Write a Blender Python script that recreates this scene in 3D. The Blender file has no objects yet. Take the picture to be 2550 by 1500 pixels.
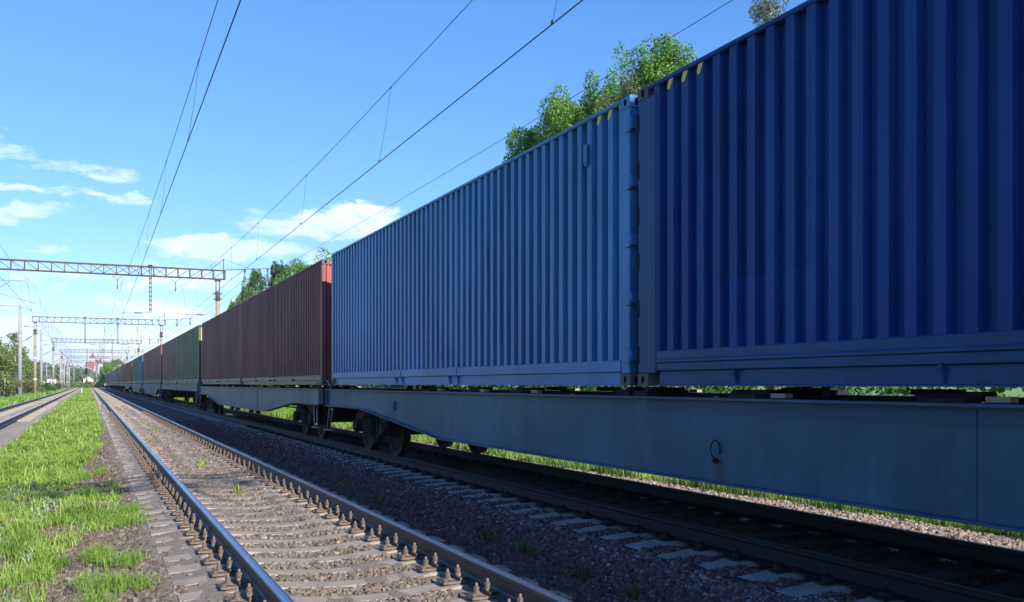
import bpy, math, random
import numpy as np
from mathutils import Vector, Matrix
random.seed(7)
R = math.radians
S = bpy.context.scene
COL = S.collection

# ------------------------------------------------------------------ camera
EYE = 1.37                                   # eye height above the rail heads (z = 0)
F, PX0, HOR = 2249.0, 1275.0, 956.0          # focal length / centre / horizon in photo pixels
YAW = math.atan((PX0 - 222.0) / F)
CS, SN = math.cos(YAW), math.sin(YAW)
cam = bpy.data.cameras.new('camera'); camo = bpy.data.objects.new('camera', cam); COL.objects.link(camo)
camo.location = (0, 0, EYE); camo.rotation_euler = (R(90), 0, -YAW)
cam.sensor_width = 36.0; cam.lens = 36.0 * F / 2550.0
cam.shift_y = (HOR - 750.0) / 2550.0
cam.clip_start = 0.1; cam.clip_end = 20000
cam.dof.use_dof = False
S.camera = camo

# ------------------------------------------------------------------ world, sun, exposure
SUN = Vector((0.50, -1.9, 1.0)).normalized()
EL = math.asin(SUN.z); AZ = math.atan2(SUN.x, SUN.y)
w = bpy.data.worlds.new('World'); S.world = w; w.use_nodes = True
wt = w.node_tree; wt.nodes.clear()
def wn(t, **k):
    n = wt.nodes.new(t)
    for a, v in k.items(): setattr(n, a, v)
    return n
out = wn('ShaderNodeOutputWorld'); bg = wn('ShaderNodeBackground'); bg.inputs['Strength'].default_value = 0.12
sky = wn('ShaderNodeTexSky', sky_type='NISHITA', sun_disc=False, sun_elevation=EL, sun_rotation=AZ)
sky.air_density = 1.0; sky.dust_density = 0.1; sky.ozone_density = 3.0; sky.altitude = 0
wt.links.new(bg.outputs[0], out.inputs[0])
tc = wn('ShaderNodeTexCoord'); sep = wn('ShaderNodeSeparateXYZ'); wt.links.new(tc.outputs['Generated'], sep.inputs[0])
def wm(op, a, b=None, c=None, clamp=False):
    n = wn('ShaderNodeMath', operation=op); n.use_clamp = clamp
    for i, v in enumerate((a, b, c)):
        if v is None: continue
        if isinstance(v, (int, float)): n.inputs[i].default_value = v
        else: wt.links.new(v, n.inputs[i])
    return n.outputs[0]
sy_ = wm('MAXIMUM', sep.outputs[1], 0.05)
A_ = wm('DIVIDE', sep.outputs[0], sy_); B_ = wm('DIVIDE', sep.outputs[2], sy_)
def pix_ab(px, py):
    u = (px - PX0) / F; v = (HOR - py) / F
    x = u * CS + SN; y = CS - u * SN
    return x / y, v / y
cmb = wn('ShaderNodeCombineXYZ'); wt.links.new(A_, cmb.inputs[0]); wt.links.new(wm('MULTIPLY', B_, 2.6), cmb.inputs[1])
def wnoise(scale, detail, rough, dist, vec=None, off=0.0):
    n = wn('ShaderNodeTexNoise'); n.noise_dimensions = '4D'
    n.inputs['W'].default_value = off
    n.inputs['Scale'].default_value = scale; n.inputs['Detail'].default_value = detail
    n.inputs['Roughness'].default_value = rough; n.inputs['Distortion'].default_value = dist
    wt.links.new(vec or cmb.outputs[0], n.inputs['Vector'])
    return n.outputs['Fac']
n1 = wnoise(7, 10, 0.66, 0.9); n2 = wnoise(30, 8, 0.65, 0.6, off=3.1)
w1_ = wnoise(11, 6, 0.6, 0.0, off=5.5); w2_ = wnoise(9, 6, 0.65, 0.0, off=7.7)
AW = wm('ADD', A_, wm('MULTIPLY', wm('SUBTRACT', w1_, 0.5), 0.16)); BW = wm('ADD', B_, wm('MULTIPLY', wm('SUBTRACT', w2_, 0.5), 0.075))
# cloud banks: photo x, y, half width, half height, slope, density
CL = [(60, 372, 300, 34, .13, .55), (200, 405, 190, 34, .20, .6), (40, 468, 190, 18, .10, .7), (240, 486, 150, 16, .06, .5), (30, 530, 190, 28, .04, .55),
      (140, 622, 110, 20, 0.0, .5), (490, 612, 140, 34, .0, 1.1), (620, 640, 260, 34, .02, .9), (820, 570, 240, 50, -.08, 1.0), (900, 535, 120, 22, -.02, .9),
      (135, 716, 36, 16, 0, .6), (330, 690, 420, 40, 0, .5), (700, 560, 90, 40, 0.1, .4), (450, 790, 300, 40, 0, .5)]
tot = None
for (px, py, hw, hh, sl, dn) in CL:
    a0, b0 = pix_ab(px, py); a1, _ = pix_ab(px + hw, py); _, b1 = pix_ab(px, py - hh)
    ra, rb = abs(a1 - a0), abs(b1 - b0)
    da = wm('SUBTRACT', AW, a0)
    db = wm('ADD', wm('SUBTRACT', BW, b0), wm('MULTIPLY', da, sl))
    q = wm('ADD', wm('POWER', wm('ABSOLUTE', wm('DIVIDE', da, ra)), 2), wm('POWER', wm('ABSOLUTE', wm('DIVIDE', db, rb)), 2))
    m = wm('MULTIPLY', wm('SUBTRACT', 1.0, q, clamp=True), dn)
    tot = m if tot is None else wm('MAXIMUM', tot, m)
low = wm('MULTIPLY', wm('SUBTRACT', 1.0, wm('DIVIDE', wm('ABSOLUTE', wm('SUBTRACT', B_, 0.035)), 0.075), clamp=True), 0.5)
tot = wm('MAXIMUM', tot, low)
nz = wm('ADD', wm('MULTIPLY', wm('SUBTRACT', n1, 0.5), 4.6), wm('MULTIPLY', wm('SUBTRACT', n2, 0.5), 2.6))
dens = wm('MULTIPLY', wm('ADD', wm('MULTIPLY', tot, 1.15), wm('SUBTRACT', wm('MULTIPLY', nz, wm('MINIMUM', wm('MULTIPLY', tot, 2.4), 0.85)), 0.10)), 1.2, clamp=True)
dens = wm('MULTIPLY', dens, wm('GREATER_THAN', sep.outputs[1], 0.06))
shade = wnoise(7, 5, 0.5, 0.2, off=8.0)
ccol = wn('ShaderNodeMixRGB'); ccol.inputs[1].default_value = (4.3, 5.3, 7.2, 1); ccol.inputs[2].default_value = (6.6, 7.0, 7.8, 1)
wt.links.new(wm('MULTIPLY', wm('SUBTRACT', shade, 0.38), 4.0, clamp=True), ccol.inputs[0])
hsv = wn('ShaderNodeHueSaturation'); hsv.inputs['Saturation'].default_value = 1.12; hsv.inputs['Value'].default_value = 1.0
wt.links.new(sky.outputs[0], hsv.inputs['Color'])
cmix = wn('ShaderNodeMixRGB'); wt.links.new(wm('MULTIPLY', dens, 0.80), cmix.inputs[0])
tn = wn('ShaderNodeMixRGB', blend_type='MULTIPLY'); tn.inputs[0].default_value = 1; wt.links.new(hsv.outputs[0], tn.inputs[1]); wt.links.new(tn.outputs[0], cmix.inputs[1]); tg = wn('ShaderNodeMixRGB'); tg.inputs[1].default_value = (.60, .65, .82, 1); tg.inputs[2].default_value = (.66, .88, 1.12, 1); wt.links.new(wm('DIVIDE', B_, 0.42, clamp=True), tg.inputs[0]); wt.links.new(tg.outputs[0], tn.inputs[2]); wt.links.new(ccol.outputs[0], cmix.inputs[2])
wt.links.new(cmix.outputs[0], bg.inputs['Color'])

sl = bpy.data.lights.new('sun', 'SUN'); sl.energy = 5.0; sl.angle = R(0.5); sl.color = (1.0, 0.94, 0.84)
so = bpy.data.objects.new('sun', sl); COL.objects.link(so); so.rotation_euler = SUN.to_track_quat('Z', 'Y').to_euler()
S.view_settings.view_transform = 'Standard'; S.view_settings.look = 'None'; S.view_settings.exposure = 0.8; S.view_settings.gamma = 1.0
S.render.engine = 'CYCLES'; S.cycles.use_denoising = True
S.cycles.max_bounces = 5; S.cycles.diffuse_bounces = 3; S.cycles.glossy_bounces = 2; S.cycles.transmission_bounces = 3; S.cycles.volume_bounces = 0
S.cycles.caustics_reflective = False; S.cycles.caustics_refractive = False

# ------------------------------------------------------------------ helpers
def bend(y):                                   # the line swings gently to the left in the distance
    return -((y - 340.0) ** 2) / 6000.0 if y > 340 else 0.0
def heading(y):
    return math.atan(2 * (y - 340.0) / 6000.0) if y > 340 else 0.0
def at(px, X):                                 # distance along the line at which lateral X stands over photo column px
    return X * F / (CS * CS) / (px - 222.0) - X * math.tan(YAW)
def hgt(py, X, Y):                             # height over the rails of photo row py at that place
    return EYE + (HOR - py) * (Y * CS + X * SN) / F

def tag(o, label=None, cat=None, group=None, kind=None):
    if label: o['label'] = label
    if cat: o['category'] = cat
    if group: o['group'] = group
    if kind: o['kind'] = kind
    return o
def thing(name, loc, label, cat, group=None, rz=0.0):
    o = bpy.data.objects.new(name, None); o.empty_display_size = 0.2; COL.objects.link(o)
    o.location = loc; o.rotation_euler = (0, 0, rz)
    return tag(o, label, cat, group)

class MB:
    def __init__(s): s.v = []; s.f = []; s.m = []; s.sm = []
    def face(s, idx, mi=0, sm=False): s.f.append(idx); s.m.append(mi); s.sm.append(sm)
    def box(s, c, d, rot=None, mi=0, bev=0.0, taper=None):
        hx, hy, hz = d[0] / 2, d[1] / 2, d[2] / 2
        n = len(s.v); M = rot or Matrix.Identity(3)
        if bev <= 0:
            pts = [(sx * hx * (taper if (taper and sz > 0) else 1), sy * hy * (taper if (taper and sz > 0) else 1), sz * hz) for sz in (-1, 1) for sx, sy in ((-1, -1), (1, -1), (1, 1), (-1, 1))]
            for p in pts: s.v.append(tuple(Vector(c) + M @ Vector(p)))
            for q in ((3, 2, 1, 0), (4, 5, 6, 7), (0, 1, 5, 4), (1, 2, 6, 5), (2, 3, 7, 6), (3, 0, 4, 7)): s.face([n + i for i in q], mi)
        else:
            b = min(bev, hx * .9, hy * .9, hz * .9)
            loops = []
            for (z, i) in ((-hz, b), (-hz + b, 0), (hz - b, 0), (hz, b)):
                x, y = hx - i, hy - i; e = b if i == 0 else 0
                if e:
                    lp = [(-x, -y + e), (-x + e, -y), (x - e, -y), (x, -y + e), (x, y - e), (x - e, y), (-x + e, y), (-x, y - e)]
                else:
                    k = b * .3
                    lp = [(-x, -y + k), (-x + k, -y), (x - k, -y), (x, -y + k), (x, y - k), (x - k, y), (-x + k, y), (-x, y - k)]
                loops.append([(a, bb, z) for a, bb in lp])
            for lp in loops:
                for p in lp: s.v.append(tuple(Vector(c) + M @ Vector(p)))
            for j in range(3):
                for i in range(8):
                    k = (i + 1) % 8
                    s.face([n + j * 8 + i, n + j * 8 + k, n + j * 8 + 8 + k, n + j * 8 + 8 + i], mi)
            s.face([n + i for i in range(7, -1, -1)], mi); s.face([n + 24 + i for i in range(8)], mi)
        return s
    def cyl(s, p0, p1, r0, r1=None, seg=8, mi=0, caps=True, sm=True):
        r1 = r0 if r1 is None else r1
        p0, p1 = Vector(p0), Vector(p1); d = (p1 - p0)
        if d.length < 1e-9: return s
        q = d.to_track_quat('Z', 'Y').to_matrix(); n = len(s.v)
        for p, r in ((p0, r0), (p1, r1)):
            for i in range(seg):
                a = 2 * math.pi * i / seg
                s.v.append(tuple(p + q @ Vector((r * math.cos(a), r * math.sin(a), 0))))
        for i in range(seg):
            k = (i + 1) % seg
            s.face([n + i, n + k, n + seg + k, n + seg + i], mi, sm)
        if caps:
            s.face([n + i for i in range(seg - 1, -1, -1)], mi); s.face([n + seg + i for i in range(seg)], mi)
        return s
    def tube(s, pts, r, seg=6, mi=0):
        pts = [Vector(p) for p in pts]; n = len(s.v); rs = r if isinstance(r, (list, tuple)) else [r] * len(pts)
        up = Vector((0, 0, 1))
        for j, p in enumerate(pts):
            d = (pts[min(j + 1, len(pts) - 1)] - pts[max(j - 1, 0)]).normalized()
            a = d.cross(up)
            if a.length < 1e-3: a = d.cross(Vector((0, 1, 0)))
            a.normalize(); b = a.cross(d)
            for i in range(seg):
                t = 2 * math.pi * i / seg
                s.v.append(tuple(p + rs[j] * (math.cos(t) * a + math.sin(t) * b)))
        for j in range(len(pts) - 1):
            for i in range(seg):
                k = (i + 1) % seg
                s.face([n + j * seg + i, n + j * seg + k, n + (j + 1) * seg + k, n + (j + 1) * seg + i], mi, True)
        s.face([n + i for i in range(seg - 1, -1, -1)], mi); m = n + (len(pts) - 1) * seg; s.face([m + i for i in range(seg)], mi)
        return s
    def lathe(s, prof, c, axis, seg=20, mi=0):     # prof: (r, h) along axis from c
        q = Vector(axis).to_track_quat('Z', 'Y').to_matrix(); n = len(s.v); c = Vector(c)
        for (r, h) in prof:
            for i in range(seg):
                a = 2 * math.pi * i / seg
                s.v.append(tuple(c + q @ Vector((r * math.cos(a), r * math.sin(a), h))))
        for j in range(len(prof) - 1):
            for i in range(seg):
                k = (i + 1) % seg
                s.face([n + j * seg + i, n + j * seg + k, n + (j + 1) * seg + k, n + (j + 1) * seg + i], mi, False)
        return s
    def prism(s, poly, x0, x1, ax='x', mi=0):      # poly in the two other axes, extruded along ax
        n = len(s.v); k = len(poly)
        def P(a, b, t):
            return (t, a, b) if ax == 'x' else ((a, t, b) if ax == 'y' else (a, b, t))
        for t in (x0, x1):
            for a, b in poly: s.v.append(P(a, b, t))
        for i in range(k):
            j = (i + 1) % k
            s.face([n + i, n + j, n + k + j, n + k + i], mi)
        s.face([n + i for i in range(k - 1, -1, -1)], mi); s.face([n + k + i for i in range(k)], mi)
        return s
    def mesh(s, name, mats):
        me = bpy.data.meshes.new(name); me.from_pydata(s.v, [], s.f)
        mats = mats if isinstance(mats, (list, tuple)) else [mats]
        for m in mats: me.materials.append(m)
        me.polygons.foreach_set('material_index', s.m); me.polygons.foreach_set('use_smooth', s.sm)
        import bmesh
        b = bmesh.new(); b.from_mesh(me); bmesh.ops.recalc_face_normals(b, faces=b.faces); b.to_mesh(me); b.free()
        me.update(); return me
    def build(s, name, mats, parent=None, loc=(0, 0, 0), rz=0.0):
        o = bpy.data.objects.new(name, s.mesh(name, mats)); COL.objects.link(o)
        o.location = loc; o.rotation_euler = (0, 0, rz)
        if parent: o.parent = parent
        return o
def put(name, me, parent=None, loc=(0, 0, 0), rz=0.0):
    o = bpy.data.objects.new(name, me); COL.objects.link(o); o.location = loc; o.rotation_euler = (0, 0, rz)
    if parent: o.parent = parent
    return o
def tri_mesh(name, V, T, mat, tint=None, parent=None, smooth=False):
    me = bpy.data.meshes.new(name); nv, nt = len(V), len(T)
    me.vertices.add(nv); me.vertices.foreach_set('co', np.ascontiguousarray(V, dtype=np.float32).ravel())
    me.loops.add(nt * 3); me.loops.foreach_set('vertex_index', np.ascontiguousarray(T, dtype=np.int32).ravel())
    me.polygons.add(nt); me.polygons.foreach_set('loop_start', np.arange(0, nt * 3, 3, dtype=np.int32))
    me.polygons.foreach_set('use_smooth', np.full(nt, smooth, dtype=bool))
    me.update(calc_edges=True)
    if tint is not None:
        a = me.attributes.new('tint', 'FLOAT', 'POINT'); a.data.foreach_set('value', np.ascontiguousarray(tint, dtype=np.float32))
    me.materials.append(mat)
    o = bpy.data.objects.new(name, me); COL.objects.link(o)
    if parent: o.parent = parent
    return o

# ------------------------------------------------------------------ materials
class NT:
    def __init__(s, name):
        s.mat = bpy.data.materials.new(name); s.mat.use_nodes = True; s.t = s.mat.node_tree
        s.b = s.t.nodes['Principled BSDF']; s.tc = s.t.nodes.new('ShaderNodeTexCoord')
    def n(s, t, **k):
        x = s.t.nodes.new(t)
        for a, v in k.items(): setattr(x, a, v)
        return x
    def link(s, a, b): s.t.links.new(a, b)
    def math(s, op, a, b=None, clamp=False):
        n = s.n('ShaderNodeMath', operation=op); n.use_clamp = clamp
        for i, v in enumerate((a, b)):
            if v is None: continue
            if isinstance(v, (int, float)): n.inputs[i].default_value = v
            else: s.link(v, n.inputs[i])
        return n.outputs[0]
    def noise(s, scale=(1, 1, 1), sc=1.0, detail=5, rough=.6, dist=0., off=(0, 0, 0), vec=None):
        mp = s.n('ShaderNodeMapping'); mp.inputs['Scale'].default_value = scale; mp.inputs['Location'].default_value = off
        s.link(vec or s.tc.outputs['Object'], mp.inputs[0])
        n = s.n('ShaderNodeTexNoise'); n.inputs['Scale'].default_value = sc; n.inputs['Detail'].default_value = detail
        n.inputs['Roughness'].default_value = rough; n.inputs['Distortion'].default_value = dist
        s.link(mp.outputs[0], n.inputs['Vector']); return n.outputs['Fac']
    def ramp(s, fac, lo, hi):
        n = s.n('ShaderNodeMapRange'); n.inputs['From Min'].default_value = lo; n.inputs['From Max'].default_value = hi
        s.link(fac, n.inputs['Value']); return n.outputs['Result']
    def mix(s, fac, a, b, mode='MIX'):
        n = s.n('ShaderNodeMixRGB', blend_type=mode)
        for i, v in enumerate((fac, a, b)):
            if isinstance(v, (int, float)): n.inputs[i].default_value = v
            elif isinstance(v, tuple): n.inputs[i].default_value = (*v, 1) if len(v) == 3 else v
            else: s.link(v, n.inputs[i])
        return n.outputs[0]
    def col(s, c):
        if isinstance(c, tuple): s.b.inputs['Base Color'].default_value = (*c, 1)
        else: s.link(c, s.b.inputs['Base Color'])
    def rough(s, r):
        if isinstance(r, (int, float)): s.b.inputs['Roughness'].default_value = r
        else: s.link(r, s.b.inputs['Roughness'])
    def bump(s, h, strength=.3, dist=.02):
        n = s.n('ShaderNodeBump'); n.inputs['Strength'].default_value = strength; n.inputs['Distance'].default_value = dist
        s.link(h, n.inputs['Height']); s.link(n.outputs[0], s.b.inputs['Normal'])

def paint(name, c, dirt=(.10, .08, .06), dirt_amt=.35, rust=.25, rough=.42, patches=None, chalk=.15, spec=.25):
    m = NT(name)
    info = m.n('ShaderNodeObjectInfo')
    big = m.noise((1, 1, .5), .7, 4, .6); streak = m.noise((9, 9, .35), 1.6, 5, .65); fine = m.noise((1, 1, 1), 22, 4, .7)
    c2 = tuple(min(1, x * 1.22 + .012) for x in c); c3 = tuple(x * .8 for x in c)
    col = m.mix(m.ramp(big, .35, .65), c3, c2)
    col = m.mix(m.math('MULTIPLY', m.ramp(m.noise((1, 1, .6), 3.1, 5, .65, off=(9, 2, 4)), .5, .75), chalk, clamp=True), col, tuple(min(1, x * 1.2 + .05) for x in c))
    col = m.mix(m.math('MULTIPLY', m.ramp(streak, .48, .78), dirt_amt, clamp=True), col, dirt)
    if patches:
        sp = m.n('ShaderNodeSeparateXYZ'); m.link(m.tc.outputs['Object'], sp.inputs[0])
        wob = m.math('MULTIPLY', m.math('SUBTRACT', m.noise((1, 1, 1), 5, 2, .5), .5), .05)
        for (y0, y1, z0, z1, pc, am) in patches:
            yy = m.math('ADD', sp.outputs[1], wob); zz = m.math('ADD', sp.outputs[2], wob)
            k = m.math('MULTIPLY', m.math('MULTIPLY', m.math('GREATER_THAN', yy, y0), m.math('LESS_THAN', yy, y1)),
                       m.math('MULTIPLY', m.math('GREATER_THAN', zz, z0), m.math('LESS_THAN', zz, z1)))
            col = m.mix(m.math('MULTIPLY', k, am), col, pc)
    rn = m.math('MULTIPLY', m.noise((1, 1, .35), 6, 8, .72, off=(3, 7, 1)), m.noise((1, 1, 1), 1.1, 3, .6, off=(5, 5, 5)))
    k = m.ramp(rn, .37 - .03 * rust, .40)
    kc = m.math('MULTIPLY', k, min(1, rust * 2), clamp=True)
    col = m.mix(kc, col, (.11, .045, .025)); m.col(col)
    m.rough(m.math('ADD', m.math('MULTIPLY', fine, .25), rough - .1)); m.b.inputs['Specular IOR Level'].default_value = spec
    m.bump(m.math('ADD', m.math('MULTIPLY', fine, .3), m.noise((1, 1, .4), 1.7, 3, .5)), .25, .012)
    return m.mat

M = {}
M['navy'] = paint('navy_paint', (.003, .034, .185), dirt=(.010, .022, .06), dirt_amt=.25, rust=.12, chalk=.16, rough=.42, spec=.18,
                  patches=[(4.35, 4.95, .9, 2.36, (.006, .020, .07), .3), (3.75, 4.15, .9, 2.50, (.006, .020, .07), .22)])
M['navytrim'] = paint('navy_trim_paint', (.007, .046, .155), dirt=(.02, .03, .05), dirt_amt=.35, rust=.5, rough=.42)
M['blue'] = paint('blue_paint', (.026, .145, .36), dirt=(.03, .08, .18), dirt_amt=.25, rust=.15, chalk=.2, rough=.38, spec=.35,
                  patches=[(.2, 1.9, .55, 2.15, (.075, .17, .32), .35)])
M['red'] = paint('oxide_paint', (.185, .036, .046), dirt=(.13, .05, .06), dirt_amt=.3, rust=.4, chalk=.15, rough=.45, spec=.12)
M['red2'] = paint('faded_oxide_paint', (.205, .052, .060), dirt=(.18, .07, .08), dirt_amt=.3, rust=.2, chalk=.25, rough=.45, spec=.12)
M['redbright'] = paint('bright_red_paint', (.30, .055, .045), dirt=(.2, .10, .08), dirt_amt=.2, rust=.1)
M['brown'] = paint('brown_paint', (.21, .045, .046), dirt=(.15, .09, .09), dirt_amt=.25, rust=.2)
M['green'] = paint('green_paint', (.075, .085, .028), dirt=(.09, .09, .05), dirt_amt=.4, rust=.15, chalk=.3)
M['green2'] = paint('olive_paint', (.10, .14, .085), dirt=(.12, .13, .1), dirt_amt=.3, rust=.1)
M['blue2'] = paint('dull_blue_paint', (.06, .12, .22), dirt=(.1, .11, .12), dirt_amt=.3, rust=.15)
M['yellow'] = paint('yellow_paint', (.75, .52, .05), dirt=(.2, .16, .08), dirt_amt=.4, rust=.3)
M['white'] = paint('white_paint', (.62, .62, .60), dirt=(.3, .28, .25), dirt_amt=.3, rust=.2)
M['dustred'] = paint('dusty_rail_paint', (.20, .115, .10), dirt=(.26, .18, .15), dirt_amt=.4, rust=.3)
M['dustgreen'] = paint('dusty_green_rail_paint', (.17, .18, .12), dirt=(.22, .19, .15), dirt_amt=.5, rust=.3)
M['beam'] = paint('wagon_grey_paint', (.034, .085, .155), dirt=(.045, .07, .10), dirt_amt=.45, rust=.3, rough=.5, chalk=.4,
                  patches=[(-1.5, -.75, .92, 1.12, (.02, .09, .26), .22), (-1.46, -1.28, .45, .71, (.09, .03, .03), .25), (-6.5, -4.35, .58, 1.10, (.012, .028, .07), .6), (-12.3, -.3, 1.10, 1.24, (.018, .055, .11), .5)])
M['beam2'] = paint('wagon_pale_grey_paint', (.125, .14, .165), dirt=(.08, .08, .08), dirt_amt=.4, rust=.3, rough=.5)
M['bluestripe'] = paint('blue_stripe_paint', (.03, .06, .25), rust=.05)
M['under'] = paint('underframe_dirt', (.007, .007, .010), dirt=(.018, .014, .012), dirt_amt=.5, rust=.2, rough=.8, spec=.08)
M['frame'] = paint('cast_steel_dirt', (.009, .011, .016), dirt=(.020, .016, .014), dirt_amt=.5, rust=.12, rough=.7, spec=.12)
M['lug'] = paint('lug_paint', (.30, .22, .16), dirt=(.12, .08, .05), dirt_amt=.5, rust=.5)
M['casting'] = paint('casting_paint', (.09, .085, .10), dirt=(.05, .04, .03), dirt_amt=.5, rust=.9, rough=.6)
M['galv'] = paint('galvanised_steel', (.22, .23, .26), dirt=(.15, .15, .16), dirt_amt=.4, rust=.05, rough=.45)
M['rustbeam'] = paint('rusty_lattice_steel', (.075, .045, .048), dirt=(.09, .04, .03), dirt_amt=.5, rust=.5, rough=.7)
M['signalgrey'] = paint('signal_paint', (.10, .10, .10), rust=.3)

def mk_hole():
    m = NT('hole_shade'); m.col((.012, .012, .014)); m.rough(.9); return m.mat
M['hole'] = mk_hole()
def mk_wheel():
    m = NT('wheel_steel'); n = m.noise((1, 1, 1), 6, 4)
    m.col(m.mix(n, (.009, .009, .012), (.022, .016, .014))); m.rough(.65); m.b.inputs['Specular IOR Level'].default_value = .15
    return m.mat
M['wheel'] = mk_wheel()
def mk_railside():
    m = NT('rail_rust'); n = m.noise((1, .15, 1), 14, 5, .7); n2 = m.noise((1, .03, 1), 8, 4, .6, off=(2, 2, 2))
    c = m.mix(m.ramp(n, .3, .7), (.030, .032, .045), (.060, .045, .045)); c = m.mix(m.ramp(n2, .5, .75), c, (.085, .055, .042))
    m.col(c); m.rough(.55); m.b.inputs['Metallic'].default_value = .25; m.bump(n, .2, .003); return m.mat
M['railside'] = mk_railside()
M['railshade'] = NT('shaded_rail_steel').mat; M['railshade'].node_tree.nodes['Principled BSDF'].inputs['Base Color'].default_value = (.012, .016, .024, 1); M['railshade'].node_tree.nodes['Principled BSDF'].inputs['Specular IOR Level'].default_value = .2; M['railshade'].node_tree.nodes['Principled BSDF'].inputs['Roughness'].default_value = .6  # dark copy of the rail sides, shade under the train painted in
def mk_railtop(name, c0, c1, r0):
    m = NT(name); n = m.noise((60, .12, 1), 2, 5, .6); n2 = m.noise((1, .4, 1), 3, 3, .6)
    m.col(m.mix(n, c0, c1)); m.rough(m.math('ADD', m.math('MULTIPLY', n2, .2), r0)); m.b.inputs['Metallic'].default_value = .9
    return m.mat
M['railtop'] = mk_railtop('polished_rail_head', (.55, .60, .68), (.78, .80, .83), .14)
M['railblue'] = mk_railtop('sky_toned_rail_head', (.24, .28, .38), (.42, .46, .55), .16)  # darker, bluer copy: deep sky reflection put into the colour
M['railedge'] = mk_railtop('rail_head_shoulder', (.16, .13, .16), (.26, .20, .21), .32)
M['raildull'] = mk_railtop('dull_rail_head', (.05, .065, .09), (.09, .10, .13), .4)  # dull head, its colour darkened for the shade under the train
def mk_concrete(name, c0, c1, dust=(.33, .27, .21), amt=.6, sc=5, oil_shade=False):
    m = NT(name); info = m.n('ShaderNodeObjectInfo')
    mp = m.n('ShaderNodeVectorMath', operation='MULTIPLY_ADD'); m.link(m.tc.outputs['Object'], mp.inputs[0]); mp.inputs[1].default_value = (1, 1, 1)
    mul = m.n('ShaderNodeVectorMath', operation='SCALE'); cb = m.n('ShaderNodeCombineXYZ')
    m.link(info.outputs['Random'], cb.inputs[0]); m.link(info.outputs['Random'], cb.inputs[1]); m.link(cb.outputs[0], mul.inputs[0]); mul.inputs['Scale'].default_value = 37
    m.link(mul.outputs[0], mp.inputs[2]); v = mp.outputs[0]
    a = m.noise((1, 1, 1), sc, 6, .65, vec=v); b = m.noise((1, 1, 1), 28, 5, .75, vec=v); d = m.noise((1, 1, 1), 1.9, 4, .6, vec=v, off=(4, 4, 4))
    c = m.mix(m.ramp(a, .3, .7), c0, c1); c = m.mix(m.math('MULTIPLY', m.ramp(d, .35, .6), amt, clamp=True), c, dust)
    c = m.mix(m.math('MULTIPLY', m.ramp(b, .62, .72), .6, clamp=True), c, tuple(x * .45 for x in c0))
    if oil_shade:  # oil grime between the rails, deepened to paint in the train's shade
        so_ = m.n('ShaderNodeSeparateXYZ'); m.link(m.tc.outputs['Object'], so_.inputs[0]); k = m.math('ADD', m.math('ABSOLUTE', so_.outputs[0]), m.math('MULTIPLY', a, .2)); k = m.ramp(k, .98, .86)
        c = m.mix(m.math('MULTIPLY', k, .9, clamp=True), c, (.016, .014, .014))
    m.col(c); m.rough(.92); m.bump(m.math('ADD', m.math('MULTIPLY', a, .5), m.math('MULTIPLY', b, .4)), .7, .015); return m.mat
M['sleeper'] = mk_concrete('dusty_concrete', (.21, .178, .15), (.35, .295, .245), dust=(.34, .28, .225))
M['sleepershade'] = mk_concrete('clean_concrete_shaded_mid', (.25, .255, .27), (.40, .40, .41), dust=(.20, .19, .18), amt=.4, oil_shade=True)
M['post'] = mk_concrete('post_concrete', (.24, .19, .145), (.32, .26, .20), dust=(.27, .23, .19), amt=.5, sc=2)
M['postgrey'] = mk_concrete('grey_post_concrete', (.22, .21, .235), (.33, .32, .35), dust=(.29, .28, .30), amt=.4, sc=2)
def mk_fast():
    m = NT('fastening_rust'); n = m.noise((1, 1, 1), 30, 4, .7)
    m.col(m.mix(m.ramp(n, .35, .65), (.10, .072, .052), (.21, .155, .115))); m.rough(.85); return m.mat
M['fast'] = mk_fast()
def tinted(name, stops, rough=.9, trans=0., spec=.3):
    m = NT(name); at_ = m.n('ShaderNodeAttribute'); at_.attribute_name = 'tint'
    r = m.n('ShaderNodeValToRGB'); els = r.color_ramp.elements
    while len(els) < len(stops): els.new(.5)
    for i, (p, c) in enumerate(stops): els[i].position = p; els[i].color = (*c, 1)
    m.link(at_.outputs['Fac'], r.inputs[0]); col = r.outputs[0]
    m.col(col); m.rough(rough); m.b.inputs['Specular IOR Level'].default_value = spec
    if trans > 0:
        tr = m.n('ShaderNodeBsdfTranslucent'); m.link(col, tr.inputs['Color']); mx = m.n('ShaderNodeMixShader'); mx.inputs[0].default_value = trans
        m.link(m.b.outputs[0], mx.inputs[1]); m.link(tr.outputs[0], mx.inputs[2]); m.link(mx.outputs[0], m.t.nodes['Material Output'].inputs[0])
    return m.mat
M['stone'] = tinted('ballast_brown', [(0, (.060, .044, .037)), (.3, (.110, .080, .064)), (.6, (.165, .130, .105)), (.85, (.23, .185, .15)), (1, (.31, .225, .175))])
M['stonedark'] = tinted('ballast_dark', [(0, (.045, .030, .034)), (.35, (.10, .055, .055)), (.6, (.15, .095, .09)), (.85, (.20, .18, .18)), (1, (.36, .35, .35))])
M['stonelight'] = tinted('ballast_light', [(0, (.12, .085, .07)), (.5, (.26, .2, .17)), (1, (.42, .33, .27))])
M['grass'] = tinted('grass_blades', [(0, (.09, .16, .025)), (.35, (.20, .33, .05)), (.7, (.32, .45, .085)), (1, (.40, .46, .17))], rough=.6, trans=.4)
M['grassr'] = tinted('grass_blades_far', [(0, (.08, .17, .025)), (.5, (.18, .33, .05)), (1, (.36, .46, .12))], rough=.6, trans=.4)
M['horsetail'] = tinted('horsetail_green', [(0, (.14, .26, .035)), (1, (.30, .45, .09))], rough=.6, trans=.35)
M['silver'] = tinted('silver_leaves', [(0, (.18, .28, .12)), (.6, (.33, .43, .22)), (1, (.46, .53, .35))], rough=.7, trans=.3)
M['dirtstrip'] = None
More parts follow.
